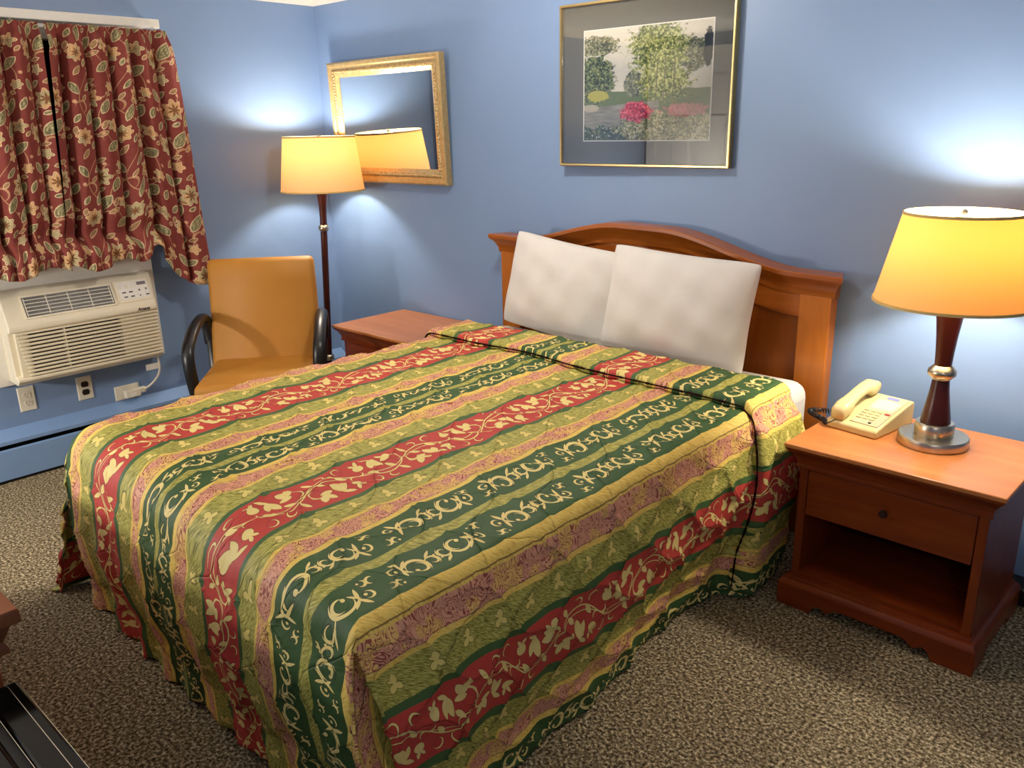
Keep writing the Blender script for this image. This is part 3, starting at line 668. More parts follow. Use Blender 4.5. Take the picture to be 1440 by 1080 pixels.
addgrid(p_a, np.linspace(0.0, QC, 30), lambda p, q: np.where((p < 0) | (p > W_), 0.014, 0.009), 0.030, None, roll, yfix)
bs = spread.build('bedspread', 'quilt', None, uvs=uvs, angle=180)
tag(bs, 'quilted bedspread in green, red and straw scrolled stripes covering the bed', 'bedspread')
sd = bs.modifiers.new('thickness', 'SOLIDIFY'); sd.thickness = 0.006; sd.offset = -1
# frayed dark seam along the fold
random.seed(4)
sp = np.arange(-0.05, W_ + 0.56, 0.012); pts = cloth(sp, crq(sp) + 0.002, 0.0); pts[:, 2] += np.where(sp < W_ - 0.03, 0.013, 0.0); pts[:, 0] += np.where(sp > W_ - 0.03, 0.012, 0)
MB().tube([tuple(q) for q in pts], [0.0018 + 0.0028 * random.random() for _ in sp], 6).build('fold_seam', 'seam_dark', bs)['label'] = 'dark frayed seam along the fold'

# ------------------------------------------------------------------ pillows
def pillow(name, wd, ht, th, seed):
    n1, n2 = 44, 34; a = np.linspace(-1, 1, n1); b = np.linspace(-1, 1, n2); A_, B_ = np.meshgrid(a, b)
    rnd = np.random.RandomState(seed)
    x = A_ * wd / 2 * (1 - 0.045 * (1 - B_ ** 2) * np.abs(A_) - 0.035 * np.abs(A_ * B_) ** 7); z = B_ * ht / 2 * (1 - 0.05 * (1 - A_ ** 2) * np.abs(B_) - 0.05 * np.abs(A_ * B_) ** 7)
    prof = ((1 - np.abs(A_) ** 2.6) * (1 - np.abs(B_) ** 2.6)); h = th / 2 * np.sqrt(np.clip(prof, 0, 1)) ** 1.15
    ph = rnd.rand(8) * 6
    wr = 0.0022 * (np.sin(A_ * 5 + B_ * 9 + ph[0]) + 0.7 * np.sin(A_ * 13 - B_ * 4 + ph[1]) + 0.6 * np.sin((A_ + 1) * (B_ + 1.3) * 7 + ph[2])) * np.clip(prof * 3, 0, 1)
    sag = 1 + 0.22 * np.clip(-B_, -1, 1)
    mb = MB(); mb.grid(np.stack([x, -h * sag - wr * 1.0, z], -1)); mb.grid(np.stack([x, h * sag * 0.8 + wr, z], -1), flip=True)
    o = mb.build(name, 'sheet', None, angle=180)
    bm = bmesh.new(); bm.from_mesh(o.data); bmesh.ops.remove_doubles(bm, verts=bm.verts, dist=0.0005); bmesh.ops.recalc_face_normals(bm, faces=bm.faces); bm.to_mesh(o.data); bm.free()
    s = o.modifiers.new('smooth', 'SUBSURF'); s.levels = 1; s.render_levels = 1
    return o
pl = pillow('pillow', 0.615, 0.425, 0.17, 3); pl.location = (1.898, -0.205, 0.838); pl.rotation_euler = (-0.17, 0.095, -0.03)
tag(pl, 'white pillow on the side of the bed nearer the floor lamp, leaning on the headboard', 'pillow', 'white bed pillows')
pr_ = pillow('pillow', 0.635, 0.425, 0.18, 11); pr_.location = (2.468, -0.222, 0.838); pr_.rotation_euler = (-0.18, 0.045, 0.03)
tag(pr_, 'white pillow on the side of the bed nearer the telephone, overlapping the other pillow', 'pillow', 'white bed pillows')

# ------------------------------------------------------------------ nightstands
def nightstand(loc, rz, label, wd=0.615, dp=0.48, ht=0.555):
    t = empty('nightstand', label, 'nightstand', loc, rz, 'cherry wood nightstands')
    hw = wd / 2; f = -dp   # origin: back centre on the floor, front at y=-dp
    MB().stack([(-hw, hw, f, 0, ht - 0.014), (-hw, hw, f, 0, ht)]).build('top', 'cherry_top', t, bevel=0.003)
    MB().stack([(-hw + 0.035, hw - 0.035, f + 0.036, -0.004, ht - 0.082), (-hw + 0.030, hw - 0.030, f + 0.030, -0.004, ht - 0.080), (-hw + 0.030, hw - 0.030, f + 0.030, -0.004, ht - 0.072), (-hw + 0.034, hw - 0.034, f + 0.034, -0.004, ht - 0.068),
                (-hw + 0.030, hw - 0.030, f + 0.030, -0.004, ht - 0.052), (-hw + 0.018, hw - 0.018, f + 0.018, -0.004, ht - 0.034), (-hw + 0.006, hw - 0.006, f + 0.006, -0.002, ht - 0.022), (-hw + 0.004, hw - 0.004, f + 0.004, -0.002, ht - 0.0145)]).build('top_moulding', 'cherry_front_shaded', t, angle=30)
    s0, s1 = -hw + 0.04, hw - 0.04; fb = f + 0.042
    for (a, b) in ((s0, s0 + 0.026), (s1 - 0.026, s1)): MB().box(a, b, fb, -0.01, 0.098, ht - 0.083).build('side_panel', 'cherry_upright_shaded', t, bevel=0.002)
    MB().box(s0 + 0.026, s1 - 0.026, -0.022, -0.012, 0.098, ht - 0.083).build('back_panel', 'cherry_upright_shaded', t)
    MB().box(s0 + 0.026, s1 - 0.026, fb + 0.004, -0.022, 0.098, 0.116).build('shelf', 'cherry_front_shaded', t)
    MB().box(s0 + 0.026, s1 - 0.026, fb + 0.02, -0.022, ht - 0.232, ht - 0.222).build('divider', 'cherry_front_shaded', t)
    d = MB().box(s0 + 0.028, s1 - 0.028, fb - 0.002, fb + 0.018, ht - 0.236, ht - 0.086).build('drawer', 'cherry_front_shaded', t, bevel=0.003)
    kb = MB()
    vs = []; pf = [(0.005, 0.0), (0.005, -0.010), (0.011, -0.014), (0.013, -0.020), (0.010, -0.026), (0.0, -0.028)]; sg_ = 18
    for r, dy in pf:
        for q in range(sg_): vs.append((r * math.cos(2 * PI * q / sg_), fb - 0.002 + dy, ht - 0.150 + r * math.sin(2 * PI * q / sg_)))
    kb.add(vs, [(j * sg_ + q, j * sg_ + (q + 1) % sg_, (j + 1) * sg_ + (q + 1) % sg_, (j + 1) * sg_ + q) for j in range(5) for q in range(sg_)]).build('knob', 'dark_knob', d)
    # plinth with scalloped bracket feet
    bl, br, bf = -hw + 0.014, hw - 0.014, f + 0.006
    MB().stack([(bl, br, bf, -0.004, 0.076), (bl + 0.002, br - 0.002, bf + 0.002, -0.004, 0.082), (bl + 0.010, br - 0.010, bf + 0.012, -0.006, 0.092), (bl + 0.018, br - 0.018, bf + 0.022, -0.008, 0.094), (bl + 0.020, br - 0.020, bf + 0.024, -0.008, 0.100)]).build('base_moulding', 'cherry_front_shaded', t, angle=30)
    L2 = br - bl
    def skirt(n_len):
        e = [(0, 0), (0.110, 0.0), (0.118, 0.018), (0.128, 0.030), (0.140, 0.034), (0.150, 0.026), (0.156, 0.022), (0.168, 0.022), (0.182, 0.034), (0.200, 0.042)]
        return e + [(n_len - a, b) for a, b in e[::-1]]
    poly = skirt(L2) + [(L2, 0.0765), (0, 0.0765)]
    MB().prism(poly, lambda a, b, s: (bl + a, (bf + 0.002, bf + 0.022)[s], b)).build('front_skirt', 'cherry_front_shaded', t, bevel=0.002)
    LD = -0.006 - bf - 0.022
    ps = [(0, 0), (0.10, 0), (0.115, 0.024), (LD - 0.115, 0.024), (LD - 0.10, 0), (LD, 0), (LD, 0.0765), (0, 0.0765)]
    for (a0, a1) in ((bl + 0.002, bl + 0.022), (br - 0.022, br - 0.002)):
        MB().prism(ps, lambda a, b, s, a0=a0, a1=a1: ((a0, a1)[s], bf + 0.0225 + a, b)).build('side_skirt', 'cherry_front_shaded', t)
    return t
NZ = 0.555
nightstand((3.408, -0.108, 0), -0.026, 'cherry wood nightstand holding the telephone and the table lamp')
nightstand((0.93, -0.012, 0), 0.0, 'bare topped cherry wood nightstand between the floor lamp and the bed')

# ------------------------------------------------------------------ lamps
def add_point(name, loc, watts, parent, r=0.045):
    l = bpy.data.lights.new(name, 'POINT'); l.energy = watts; l.color = LAMP_COL; l.shadow_soft_size = r
    o = bpy.data.objects.new(name, l); COL.objects.link(o); o.location = loc; o.parent = parent
def shade(t, rb, rt, z0, z1, mat, cx=0.0, cy=0.0, bow=0.0):
    prof = [(rb + (rt - rb) * q / 10, z0 + (z1 - z0) * q / 10) for q in range(11)]
    s = MB().lathe(prof, (cx, cy), 72, cap=False).build('lamp_shade', mat, t)
    def ring(r, z, hgt):
        return MB().lathe([(r - 0.0015, z), (r + 0.0022, z), (r + 0.0022, z + hgt), (r - 0.0015, z + hgt), (r - 0.0015, z)], (cx, cy), 72, cap=False)
    ring(rb, z0 - 0.002, 0.008).build('bottom_trim', 'shade_trim', s); ring(rt, z1 - 0.006, 0.008).build('top_trim', 'shade_trim', s)
    sp_ = MB()
    for q in range(3):
        an = q * 2 * PI / 3 + 0.4; sp_.tube([(cx, cy, z1 - 0.012), (cx + rt * math.cos(an), cy + rt * math.sin(an), z1 - 0.004)], 0.0018, 6)
    sp_.build('spider', 'brushed_nickel', s)
    MB().lathe([(0.002, z1 - 0.014), (0.008, z1 - 0.010), (0.009, z1 + 0.002), (0.005, z1 + 0.008), (0.001, z1 + 0.010)], (cx, cy), 16).build('finial', 'brushed_nickel', s)
    return s
fl = empty('floor_lamp', 'slim dark wood floor lamp with a lit pale yellow shade in the room corner', 'floor lamp', (0.222, -0.262, 0))
LEAN = 0.074
MB().lathe([(0.13, 0), (0.13, 0.012), (0.125, 0.018), (0.05, 0.024), (0.03, 0.04), (0.018, 0.06)], seg=48).build('base', 'brushed_nickel', fl)
def leanz(z): return LEAN * z
pole = MB().lathe([(0.017, 0.05), (0.014, 0.10), (0.014, 0.255)], lean=LEAN).lathe([(0.0165, 0.285), (0.0175, 0.60), (0.0185, 0.985)], lean=LEAN).lathe([(0.019, 1.015), (0.019, 1.06), (0.022, 1.12), (0.030, 1.19), (0.031, 1.20)], lean=LEAN)
pole.build('pole', 'mahogany_lamp', fl)
for zz, r_ in ((0.270, 0.030), (1.0, 0.029)):
    MB().lathe([(r_ * 0.62, zz - 0.018), (r_ * 0.9, zz - 0.012), (r_, zz - 0.004), (r_, zz + 0.004), (r_ * 0.9, zz + 0.012), (r_ * 0.62, zz + 0.018)], lean=LEAN).build('collar', 'brushed_nickel', fl)
MB().lathe([(0.012, 1.195), (0.016, 1.20), (0.016, 1.26), (0.011, 1.262)], lean=LEAN).build('socket', 'brushed_nickel', fl)
sh = shade(fl, 0.218, 0.185, 1.197, 1.472, 'shade_cloth_pale', cx=LEAN * 1.33)
add_point('floor_lamp_bulb', (LEAN * 1.35, 0, 1.40), FLOOR_LAMP_W, fl)

tl = empty('table_lamp', 'dark wood table lamp with a lit yellow drum shade standing on the nightstand', 'table lamp', (3.432, -0.300, NZ))
MB().lathe([(0.098, 0), (0.099, 0.004), (0.099, 0.026), (0.096, 0.030)], seg=56).build('base', 'brushed_nickel', tl)
MB().lathe([(0.054, 0.030), (0.055, 0.034), (0.055, 0.066), (0.052, 0.070)], seg=48).build('foot_collar', 'brushed_nickel', tl)
MB().lathe([(0.003, 0), (0.003, 0.012)], (0, 0)).build('socket', 'brushed_nickel', tl)
MB().lathe([(0.042, 0.070), (0.040, 0.09), (0.033, 0.13), (0.027, 0.17), (0.0235, 0.205)]).lathe([(0.0235, 0.248), (0.0255, 0.29), (0.0295, 0.34), (0.0355, 0.39), (0.040, 0.425), (0.040, 0.432)]).build('stem', 'mahogany_lamp', tl)
MB().lathe([(0.026, 0.205), (0.030, 0.210), (0.0385, 0.218), (0.040, 0.226), (0.0385, 0.234), (0.030, 0.243), (0.026, 0.248)]).build('collar', 'brushed_nickel', tl)
MB().tube([(0.030, -0.046, 0.047), (0.036, -0.056, 0.047)], 0.005, 12).build('switch', 'brass', tl)
shade(tl, 0.213, 0.156, 0.438, 0.692, 'shade_cloth')
add_point('table_lamp_bulb', (0, 0, 0.607), TABLE_LAMP_W, tl)

# unseen ceiling lamp added as fill for the bed and walls
cl = empty('unseen_ceiling_light', 'unseen round white ceiling light added as fill above the bed', 'ceiling light', (1.95, -0.80, CZ))
MB().lathe([(0.15, -0.001), (0.155, -0.02), (0.15, -0.03)], seg=40).build('rim', 'white_enamel', cl)
add_point('unseen_ceiling_fill', (0, 0, -0.062), CEILING_FILL_W, cl, 0.06)

hl = empty('unseen_ceiling_light', 'unseen round white ceiling light added in the hall opening behind the camera', 'ceiling light', (4.85, -3.72, CZ))  # unseen lamp added to light the bed's right side and near carpet
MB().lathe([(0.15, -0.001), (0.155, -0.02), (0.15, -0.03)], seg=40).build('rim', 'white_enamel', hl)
add_point('unseen_hall_bulb', (0, 0, -0.12), UNSEEN_HALL_W, hl, 0.08)
el = empty('unseen_ceiling_light', 'unseen round white ceiling light added in the entry before the door', 'ceiling light', (1.28, -3.36, CZ))  # unseen lamp added to brighten the door
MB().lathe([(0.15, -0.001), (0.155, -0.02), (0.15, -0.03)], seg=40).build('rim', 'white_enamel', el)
add_point('unseen_entry_bulb', (0, 0, -0.12), UNSEEN_ENTRY_W, el, 0.10)

rl_ = empty('unseen_fill_lamp', 'unseen slim black floor lamp added to light the left side of the room', 'floor lamp', (0.75, -3.25, 0))  # unseen lamp added to light the left carpet and air conditioner
MB().lathe([(0.12, 0), (0.12, 0.015), (0.02, 0.03)], seg=32).build('base', 'black_plastic', rl_)
MB().tube([(0, 0, 0.02), (0, 0, 0.86)], 0.010, 12).build('pole', 'black_plastic', rl_)
MB().lathe([(0.02, 0.86), (0.03, 0.865), (0.03, 0.895), (0.02, 0.90)], seg=20).build('socket', 'black_plastic', rl_)
add_point('unseen_fill_lamp_bulb', (0, 0, 0.93), FILL_LAMP_W, rl_, 0.05)

# ------------------------------------------------------------------ telephone
ph = empty('telephone', 'cream desk telephone with push buttons beside the table lamp', 'telephone', (3.228, -0.258, NZ), -0.16)
MB().prism([(-0.115, 0), (0.115, 0), (0.115, 0.072), (0.10, 0.078), (-0.105, 0.030), (-0.115, 0.022)], lambda a, b, s: ((-0.085, 0.085)[s], a, b)).build('base', 'phone_cream', ph, bevel=0.006, seg=3)
sl_ = 0.048 / 0.205; top = lambda y: 0.0315 + (y + 0.105) * sl_
def slab(x0, x1, ya, yb, h0, h1):
    return MB().add([(x0, ya, top(ya) + h0), (x1, ya, top(ya) + h0), (x1, yb, top(yb) + h0), (x0, yb, top(yb) + h0), (x0, ya, top(ya) + h1), (x1, ya, top(ya) + h1), (x1, yb, top(yb) + h1), (x0, yb, top(yb) + h1)],
                    [(0, 3, 2, 1), (4, 5, 6, 7), (0, 1, 5, 4), (1, 2, 6, 5), (2, 3, 7, 6), (3, 0, 4, 7)])
slab(-0.016, 0.076, -0.096, 0.094, -0.004, 0.0015).build('face_plate', 'phone_face', ph, bevel=0.001)
for r_ in range(4):
    for c_ in range(3): slab(-0.010 + c_ * 0.021, 0.006 + c_ * 0.021, -0.070 + r_ * 0.0165, -0.060 + r_ * 0.0165, 0.0, 0.005).build('key', 'phone_cream', ph, bevel=0.001)
slab(0.056, 0.072, -0.022, -0.013, 0.0, 0.003).build('message_light', 'phone_red', ph)['label'] = 'red message light'
slab(0.012, 0.050, 0.072, 0.086, 0.0, 0.0022).build('badge', 'phone_blue', ph)['label'] = 'blue badge'
slab(-0.008, 0.068, 0.005, 0.062, 0.0, 0.0018).build('index_card', 'phone_card', ph)
MB().lathe([(0.005, 0), (0.005, 0.003)], (0.044, -0.084)).build('jack', 'cord_black', ph).location = (0, 0, top(-0.084))
# handset: two blocks joined by a grip, sweeping along y
hs = MB(); vs = []; fs = []
prof_h = [(-0.112, 0.004, 0.026, 0.020), (-0.108, 0.000, 0.042, 0.024), (-0.085, 0.000, 0.048, 0.026), (-0.062, 0.004, 0.048, 0.026), (-0.050, 0.020, 0.047, 0.023), (-0.02, 0.026, 0.050, 0.021), (0.02, 0.026, 0.053, 0.021), (0.048, 0.022, 0.052, 0.023), (0.060, 0.006, 0.050, 0.026), (0.085, 0.002, 0.048, 0.026), (0.104, 0.002, 0.038, 0.024), (0.110, 0.006, 0.022, 0.018)]
for (yy, lo, hi, hw_) in prof_h:
    zb = top(yy)
    for q in range(12):
        an = 2 * PI * (q + 0.5) / 12; cx_ = math.copysign(abs(math.cos(an)) ** 0.55, math.cos(an)); cz_ = math.copysign(abs(math.sin(an)) ** 0.55, math.sin(an))
        vs.append((-0.051 + hw_ * cx_, yy, zb + (lo + hi) / 2 + (hi - lo) / 2 * cz_))
n = len(prof_h)
fs = [(i * 12 + q, i * 12 + (q + 1) % 12, (i + 1) * 12 + (q + 1) % 12, (i + 1) * 12 + q) for i in range(n - 1) for q in range(12)] + [tuple(range(12))[::-1], tuple((n - 1) * 12 + q for q in range(12))]
hs.add(vs, fs).build('handset', 'phone_cream', ph, angle=60)
cpts = []
anchor = [Vector((-0.050, -0.118, 0.032)), Vector((-0.075, -0.125, 0.014)), Vector((-0.105, -0.095, 0.010)), Vector((-0.150, -0.075, 0.010)), Vector((-0.185, -0.050, 0.010)), Vector((-0.170, -0.020, 0.010)), Vector((-0.120, 0.0, 0.010)), Vector((-0.080, 0.01, 0.012))]
def cr(ps, t):
    n_ = len(ps) - 1; f_ = t * n_; i_ = min(int(f_), n_ - 1); r_ = f_ - i_
    p0, p1, p2, p3 = ps[max(i_ - 1, 0)], ps[i_], ps[i_ + 1], ps[min(i_ + 2, n_)]
    return 0.5 * ((2 * p1) + (-p0 + p2) * r_ + (2 * p0 - 5 * p1 + 4 * p2 - p3) * r_ * r_ + (-p0 + 3 * p1 - 3 * p2 + p3) * r_ ** 3)
NC = 620
for q in range(NC):
    t = q / (NC - 1); c_ = cr(anchor, t); d_ = (cr(anchor, min(t + 0.01, 1)) - cr(anchor, max(t - 0.01, 0))).normalized()
    a_ = d_.cross(Vector((0, 0, 1))).normalized(); b_ = a_.cross(d_); am_ = 0.0072 * min(1, max(0, (t - 0.17) / 0.04)) * min(1, max(0, (0.93 - t) / 0.05)); an = t * 2 * PI * 46
    cpts.append(c_ + a_ * math.cos(an) * am_ + b_ * math.sin(an) * am_ + Vector((0, 0, 0.0015)))
MB().tube(cpts, 0.0019, 5).build('coiled_cord', 'cord_black', ph)

# ------------------------------------------------------------------ armchair
ch = empty('armchair', 'tan vinyl armchair with black loop arms in front of the left wall', 'chair', (0.645, -0.925, 0), math.atan2(0.765, 0.644))
# local: faces -y, width along x
def cushion(x0, x1, y0, y1, z0, z1): return MB().box(x0, x1, y0, y1, z0, z1)
cushion(-0.25, 0.25, -0.29, 0.225, 0.335, 0.435).build('seat', 'tan_vinyl', ch, bevel=0.028, seg=4)
bk = MB(); vs = []; fs = []; nb = 14
for i in range(nb + 1):
    t = i / nb; zc = 0.40 + 0.505 * t; yc = 0.205 + 0.11 * t + 0.02 * math.sin(PI * t); hw_ = 0.262 - 0.006 * t; th_ = 0.042
    if i >= nb - 2: a_ = (i - nb + 3) * PI / 6.6; th_ = 0.042 * max(0.12, math.cos(a_)); zc = 0.868 + 0.040 * math.sin(a_); hw_ -= 0.022 * (1 - math.cos(a_))
    vs_row = [(-hw_, yc - th_ * 0.4), (-hw_ + 0.02, yc - th_), (hw_ - 0.02, yc - th_), (hw_, yc - th_ * 0.4), (hw_, yc + th_ * 0.6), (hw_ - 0.02, yc + th_), (-hw_ + 0.02, yc + th_), (-hw_, yc + th_ * 0.6)]
    vs += [(a, b, zc) for a, b in vs_row]
for i in range(nb):
    for j in range(8): fs.append((8 * i + j, 8 * i + (j + 1) % 8, 8 * i + 8 + (j + 1) % 8, 8 * i + 8 + j))
fs += [tuple(range(8))[::-1], tuple(8 * nb + j for j in range(8))]
MB().add(vs, fs).build('backrest', 'tan_vinyl', ch, angle=60)
for sx in (-1, 1):
    X = sx * 0.280
    path = [(X - sx * 0.004, 0.255, 0.50), (X + sx * 0.002, 0.255, 0.585), (X + sx * 0.004, 0.225, 0.635), (X + sx * 0.006, 0.15, 0.645), (X + sx * 0.010, 0.04, 0.628), (X + sx * 0.012, -0.05, 0.595), (X + sx * 0.012, -0.12, 0.55), (X + sx * 0.008, -0.14, 0.48), (X + sx * 0.004, -0.13, 0.40), (X, -0.11, 0.345), (X - sx * 0.012, -0.04, 0.315)]
    pts = [cr([Vector(p) for p in path], q / 60) for q in range(61)]
    MB().tube(pts, 0.021, 14, sx=1.35, flat=(1, 0, 0)).build('arm', 'black_plastic', ch, angle=60)
    MB().tube([(X - sx * 0.02, 0.20, 0.34), (X - sx * 0.012, 0.235, 0.42), (X - sx * 0.012, 0.24, 0.52)], 0.014, 10, sx=1.6, flat=(1, 0, 0)).build('arm_bracket', 'black_plastic', ch)
MB().box(-0.23, 0.23, -0.25, 0.21, 0.305, 0.334).build('seat_pan', 'black_plastic', ch)
MB().lathe([(0.03, 0.06), (0.03, 0.305)]).build('pedestal', 'black_plastic', ch)
for q in range(5):
    an = 2 * PI * q / 5 + 0.3; dx, dy = math.cos(an), math.sin(an)
    lg_ = MB().tube([(0.02 * dx, 0.02 * dy, 0.10), (0.14 * dx, 0.14 * dy, 0.08), (0.25 * dx, 0.25 * dy, 0.055)], [0.022, 0.018, 0.014], 8).build('leg', 'black_plastic', ch)
    MB().tube([(0.25 * dx - 0.012 * dy, 0.25 * dy + 0.012 * dx, 0.025), (0.25 * dx + 0.012 * dy, 0.25 * dy - 0.012 * dx, 0.025)], 0.025, 14).build('caster', 'black_plastic', lg_)

# ------------------------------------------------------------------ wall air conditioner
ac = empty('air_conditioner', 'cream through-wall air conditioner with louvred grille under the curtains', 'air conditioner', (0, -1.47, 0))
Y0, Y1 = -0.335, 0.335
MB().box(0, 0.02, -0.385, 0.375, 0.432, 1.02).build('mounting_board', 'white_enamel', ac, bevel=0.003)
# casing: side profile swept across, narrowing towards the front
pf = [(0.02, 0.452), (0.135, 0.452), (0.160, 0.474), (0.160, 0.487), (0.118, 0.487), (0.118, 0.690), (0.160, 0.690), (0.166, 0.697), (0.166, 0.716), (0.158, 0.728), (0.098, 0.852), (0.085, 0.862), (0.02, 0.862)]
MB().prism(pf, lambda a, b, s: (a, (Y0 - 0.004 - 0.006 * max(0, a - 0.06) / 0.1, Y1 - 0.006 - 0.022 * max(0, a - 0.06) / 0.1)[s], b)).build('casing', 'cream_plastic', ac, bevel=0.004)
gy0, gy1 = Y0 + 0.016, Y1 - 0.034
gr = MB().box(0.119, 0.121, gy0 + 0.06, gy1 - 0.17, 0.488, 0.689).build('intake', 'outlet_brown', ac)
gl_ = MB()
NS = 12
for q in range(NS):
    zc = 0.497 + q * (0.188 / (NS - 1))
    gl_.prism([(0.148, zc - 0.0035), (0.161, zc - 0.0055), (0.163, zc - 0.004), (0.163, zc + 0.0015), (0.161, zc + 0.003), (0.148, zc + 0.0035)], lambda a, b, s: (a, (gy0 + 0.028 * (0.69 - b) / 0.2, gy1 + 0.002)[s], b))
gl_.build('grille', 'cream_plastic', ac)
rb = MB()
for q in (0.32,): rb.box(0.122, 0.156, gy0 + (gy1 - gy0) * q - 0.002, gy0 + (gy1 - gy0) * q + 0.002, 0.49, 0.688)
rb.build('grille_rib', 'cream_plastic', ac)
MB().box(0.119, 0.1485, gy1 - 0.17, gy1, 0.488, 0.689).build('blank_panel', 'cream_plastic', ac)
MB().box(0.119, 0.1485, gy0, gy0 + 0.045, 0.488, 0.689).build('side_panel', 'cream_plastic', ac)
# sloped top: outlet vent and control panel, in coordinates along the slope
e0 = Vector((0.158, 0, 0.728)); e1 = Vector((0.098, 0, 0.852)); dv = (e1 - e0); SLEN = dv.length; dv.normalize(); nv = Vector((dv.z, 0, -dv.x))
def sl_box(y0, y1, s0, s1, h0, h1):
    mb = MB(); vs = []
    for h_ in (h0, h1):
        for (yy, ss) in ((y0, s0), (y1, s0), (y1, s1), (y0, s1)):
            p = e0 + dv * ss + nv * h_; vs.append((p.x, yy, p.z))
    return mb.add(vs, [(0, 3, 2, 1), (4, 5, 6, 7), (0, 1, 5, 4), (1, 2, 6, 5), (2, 3, 7, 6), (3, 0, 4, 7)])
vt = sl_box(Y0 + 0.075, Y0 + 0.455, 0.022, 0.112, 0.0, 0.0015).build('outlet_vent', 'outlet_brown', ac)
vb = MB()
for q in range(5):
    t = sl_box(Y0 + 0.079, Y0 + 0.451, 0.030 + q * 0.0165, 0.0335 + q * 0.0165, 0.002, 0.006); vb.add(t.v, t.f)
for q in range(5):
    yy = Y0 + 0.082 + q * 0.0915; t = sl_box(yy - 0.0015, yy + 0.0015, 0.026, 0.108, 0.0015, 0.0055); vb.add(t.v, t.f)
vb.build('vent_bars', 'bone_plastic', vt)
fr_ = MB()
for (a, b, c_, d_) in ((Y0 + 0.068, Y0 + 0.075, 0.014, 0.120), (Y0 + 0.455, Y0 + 0.462, 0.014, 0.120), (Y0 + 0.075, Y0 + 0.455, 0.014, 0.022), (Y0 + 0.075, Y0 + 0.455, 0.112, 0.120)):
    t = sl_box(a, b, c_, d_, -0.001, 0.004); fr_.add(t.v, t.f)
fr_.build('vent_frame', 'cream_plastic', vt)
sl_box(Y0 + 0.476, Y1 - 0.034, 0.018, 0.124, -0.001, 0.003).build('control_surround', 'cream_plastic', ac, bevel=0.001)
cpn = sl_box(Y0 + 0.486, Y1 - 0.044, 0.032, 0.116, 0.0031, 0.0042).build('control_panel', 'panel_white', ac)
sl_box(Y1 - 0.092, Y1 - 0.050, 0.094, 0.109, 0.0043, 0.0055).build('display', 'display_grey', cpn)
for (yy, ss) in ((Y0 + 0.500, 0.062), (Y0 + 0.532, 0.062), (Y0 + 0.503, 0.040), (Y0 + 0.535, 0.040), (Y1 - 0.064, 0.040)):
    sl_box(yy, yy + 0.017, ss, ss + 0.006, 0.0043, 0.0058).build('button', 'button_grey', cpn)
for (yy, up) in ((Y1 - 0.094, 1), (Y1 - 0.062, -1)):
    vs = []
    for h_ in (0.0043, 0.0055):
        for (a, s_) in ((-0.006, -0.005 * up), (0.006, -0.005 * up), (0, 0.006 * up)):
            p = e0 + dv * (0.070 + s_) + nv * h_; vs.append((p.x, yy + 0.006 + a, p.z))
    MB().add(vs, [(0, 1, 2), (3, 4, 5), (0, 1, 4, 3), (1, 2, 5, 4), (2, 0, 3, 5)]).build('arrow_button', 'button_grey', cpn)
sl_box(Y1 - 0.094, Y1 - 0.088, 0.040, 0.045, 0.0043, 0.0055).build('indicator', 'button_grey', cpn)
sl_box(Y0 + 0.488, Y0 + 0.503, 0.084, 0.104, 0.0043, 0.0046).build('printed_note', 'bone_plastic', cpn)
sl_box(Y0 + 0.520, Y0 + 0.535, 0.084, 0.104, 0.0043, 0.0046).build('printed_note', 'bone_plastic', cpn)
tc = bpy.data.curves.new('logo', 'FONT'); tc.body = 'Amana'; tc.size = 0.021; tc.extrude = 0.0004; tc.shear = 0.3; tc.offset = 0.0006; tc.align_x = 'CENTER'
to = bpy.data.objects.new('logo_text', tc); COL.objects.link(to)
dg = bpy.context.evaluated_depsgraph_get(); lm = bpy.data.meshes.new_from_object(to.evaluated_get(dg)); bpy.data.objects.remove(to)
lm.materials.clear(); lm.materials.append(M['button_grey'])
lo = bpy.data.objects.new('logo', lm); COL.objects.link(lo); lo.parent = ac; lo.location = (0.1665, 0.24, 0.6995); lo.rotation_euler = (PI / 2, 0, PI / 2)
# cord, plug, tag
cpath = [Vector(p) for p in ((0.10, 0.298, 0.452), (0.10, 0.302, 0.40), (0.085, 0.300, 0.355), (0.062, 0.285, 0.318), (0.045, 0.262, 0.292), (0.042, 0.235, 0.280))]
cd = MB().tube([cr(cpath, q / 24) for q in range(25)], 0.0055, 8).build('power_cord', 'bone_plastic', ac)
MB().box(0.010, 0.045, 0.140, 0.215, 0.250, 0.290).box(0.018, 0.042, 0.212, 0.245, 0.262, 0.292).build('plug', 'bone_plastic', cd, bevel=0.006, seg=3)
MB().box(0.0452, 0.0462, 0.160, 0.190, 0.256, 0.278).build('plug_label', 'panel_white', cd)
MB().box(0.098, 0.1, 0.235, 0.300, 0.385, 0.415).build('cord_tag', 'panel_white', cd)

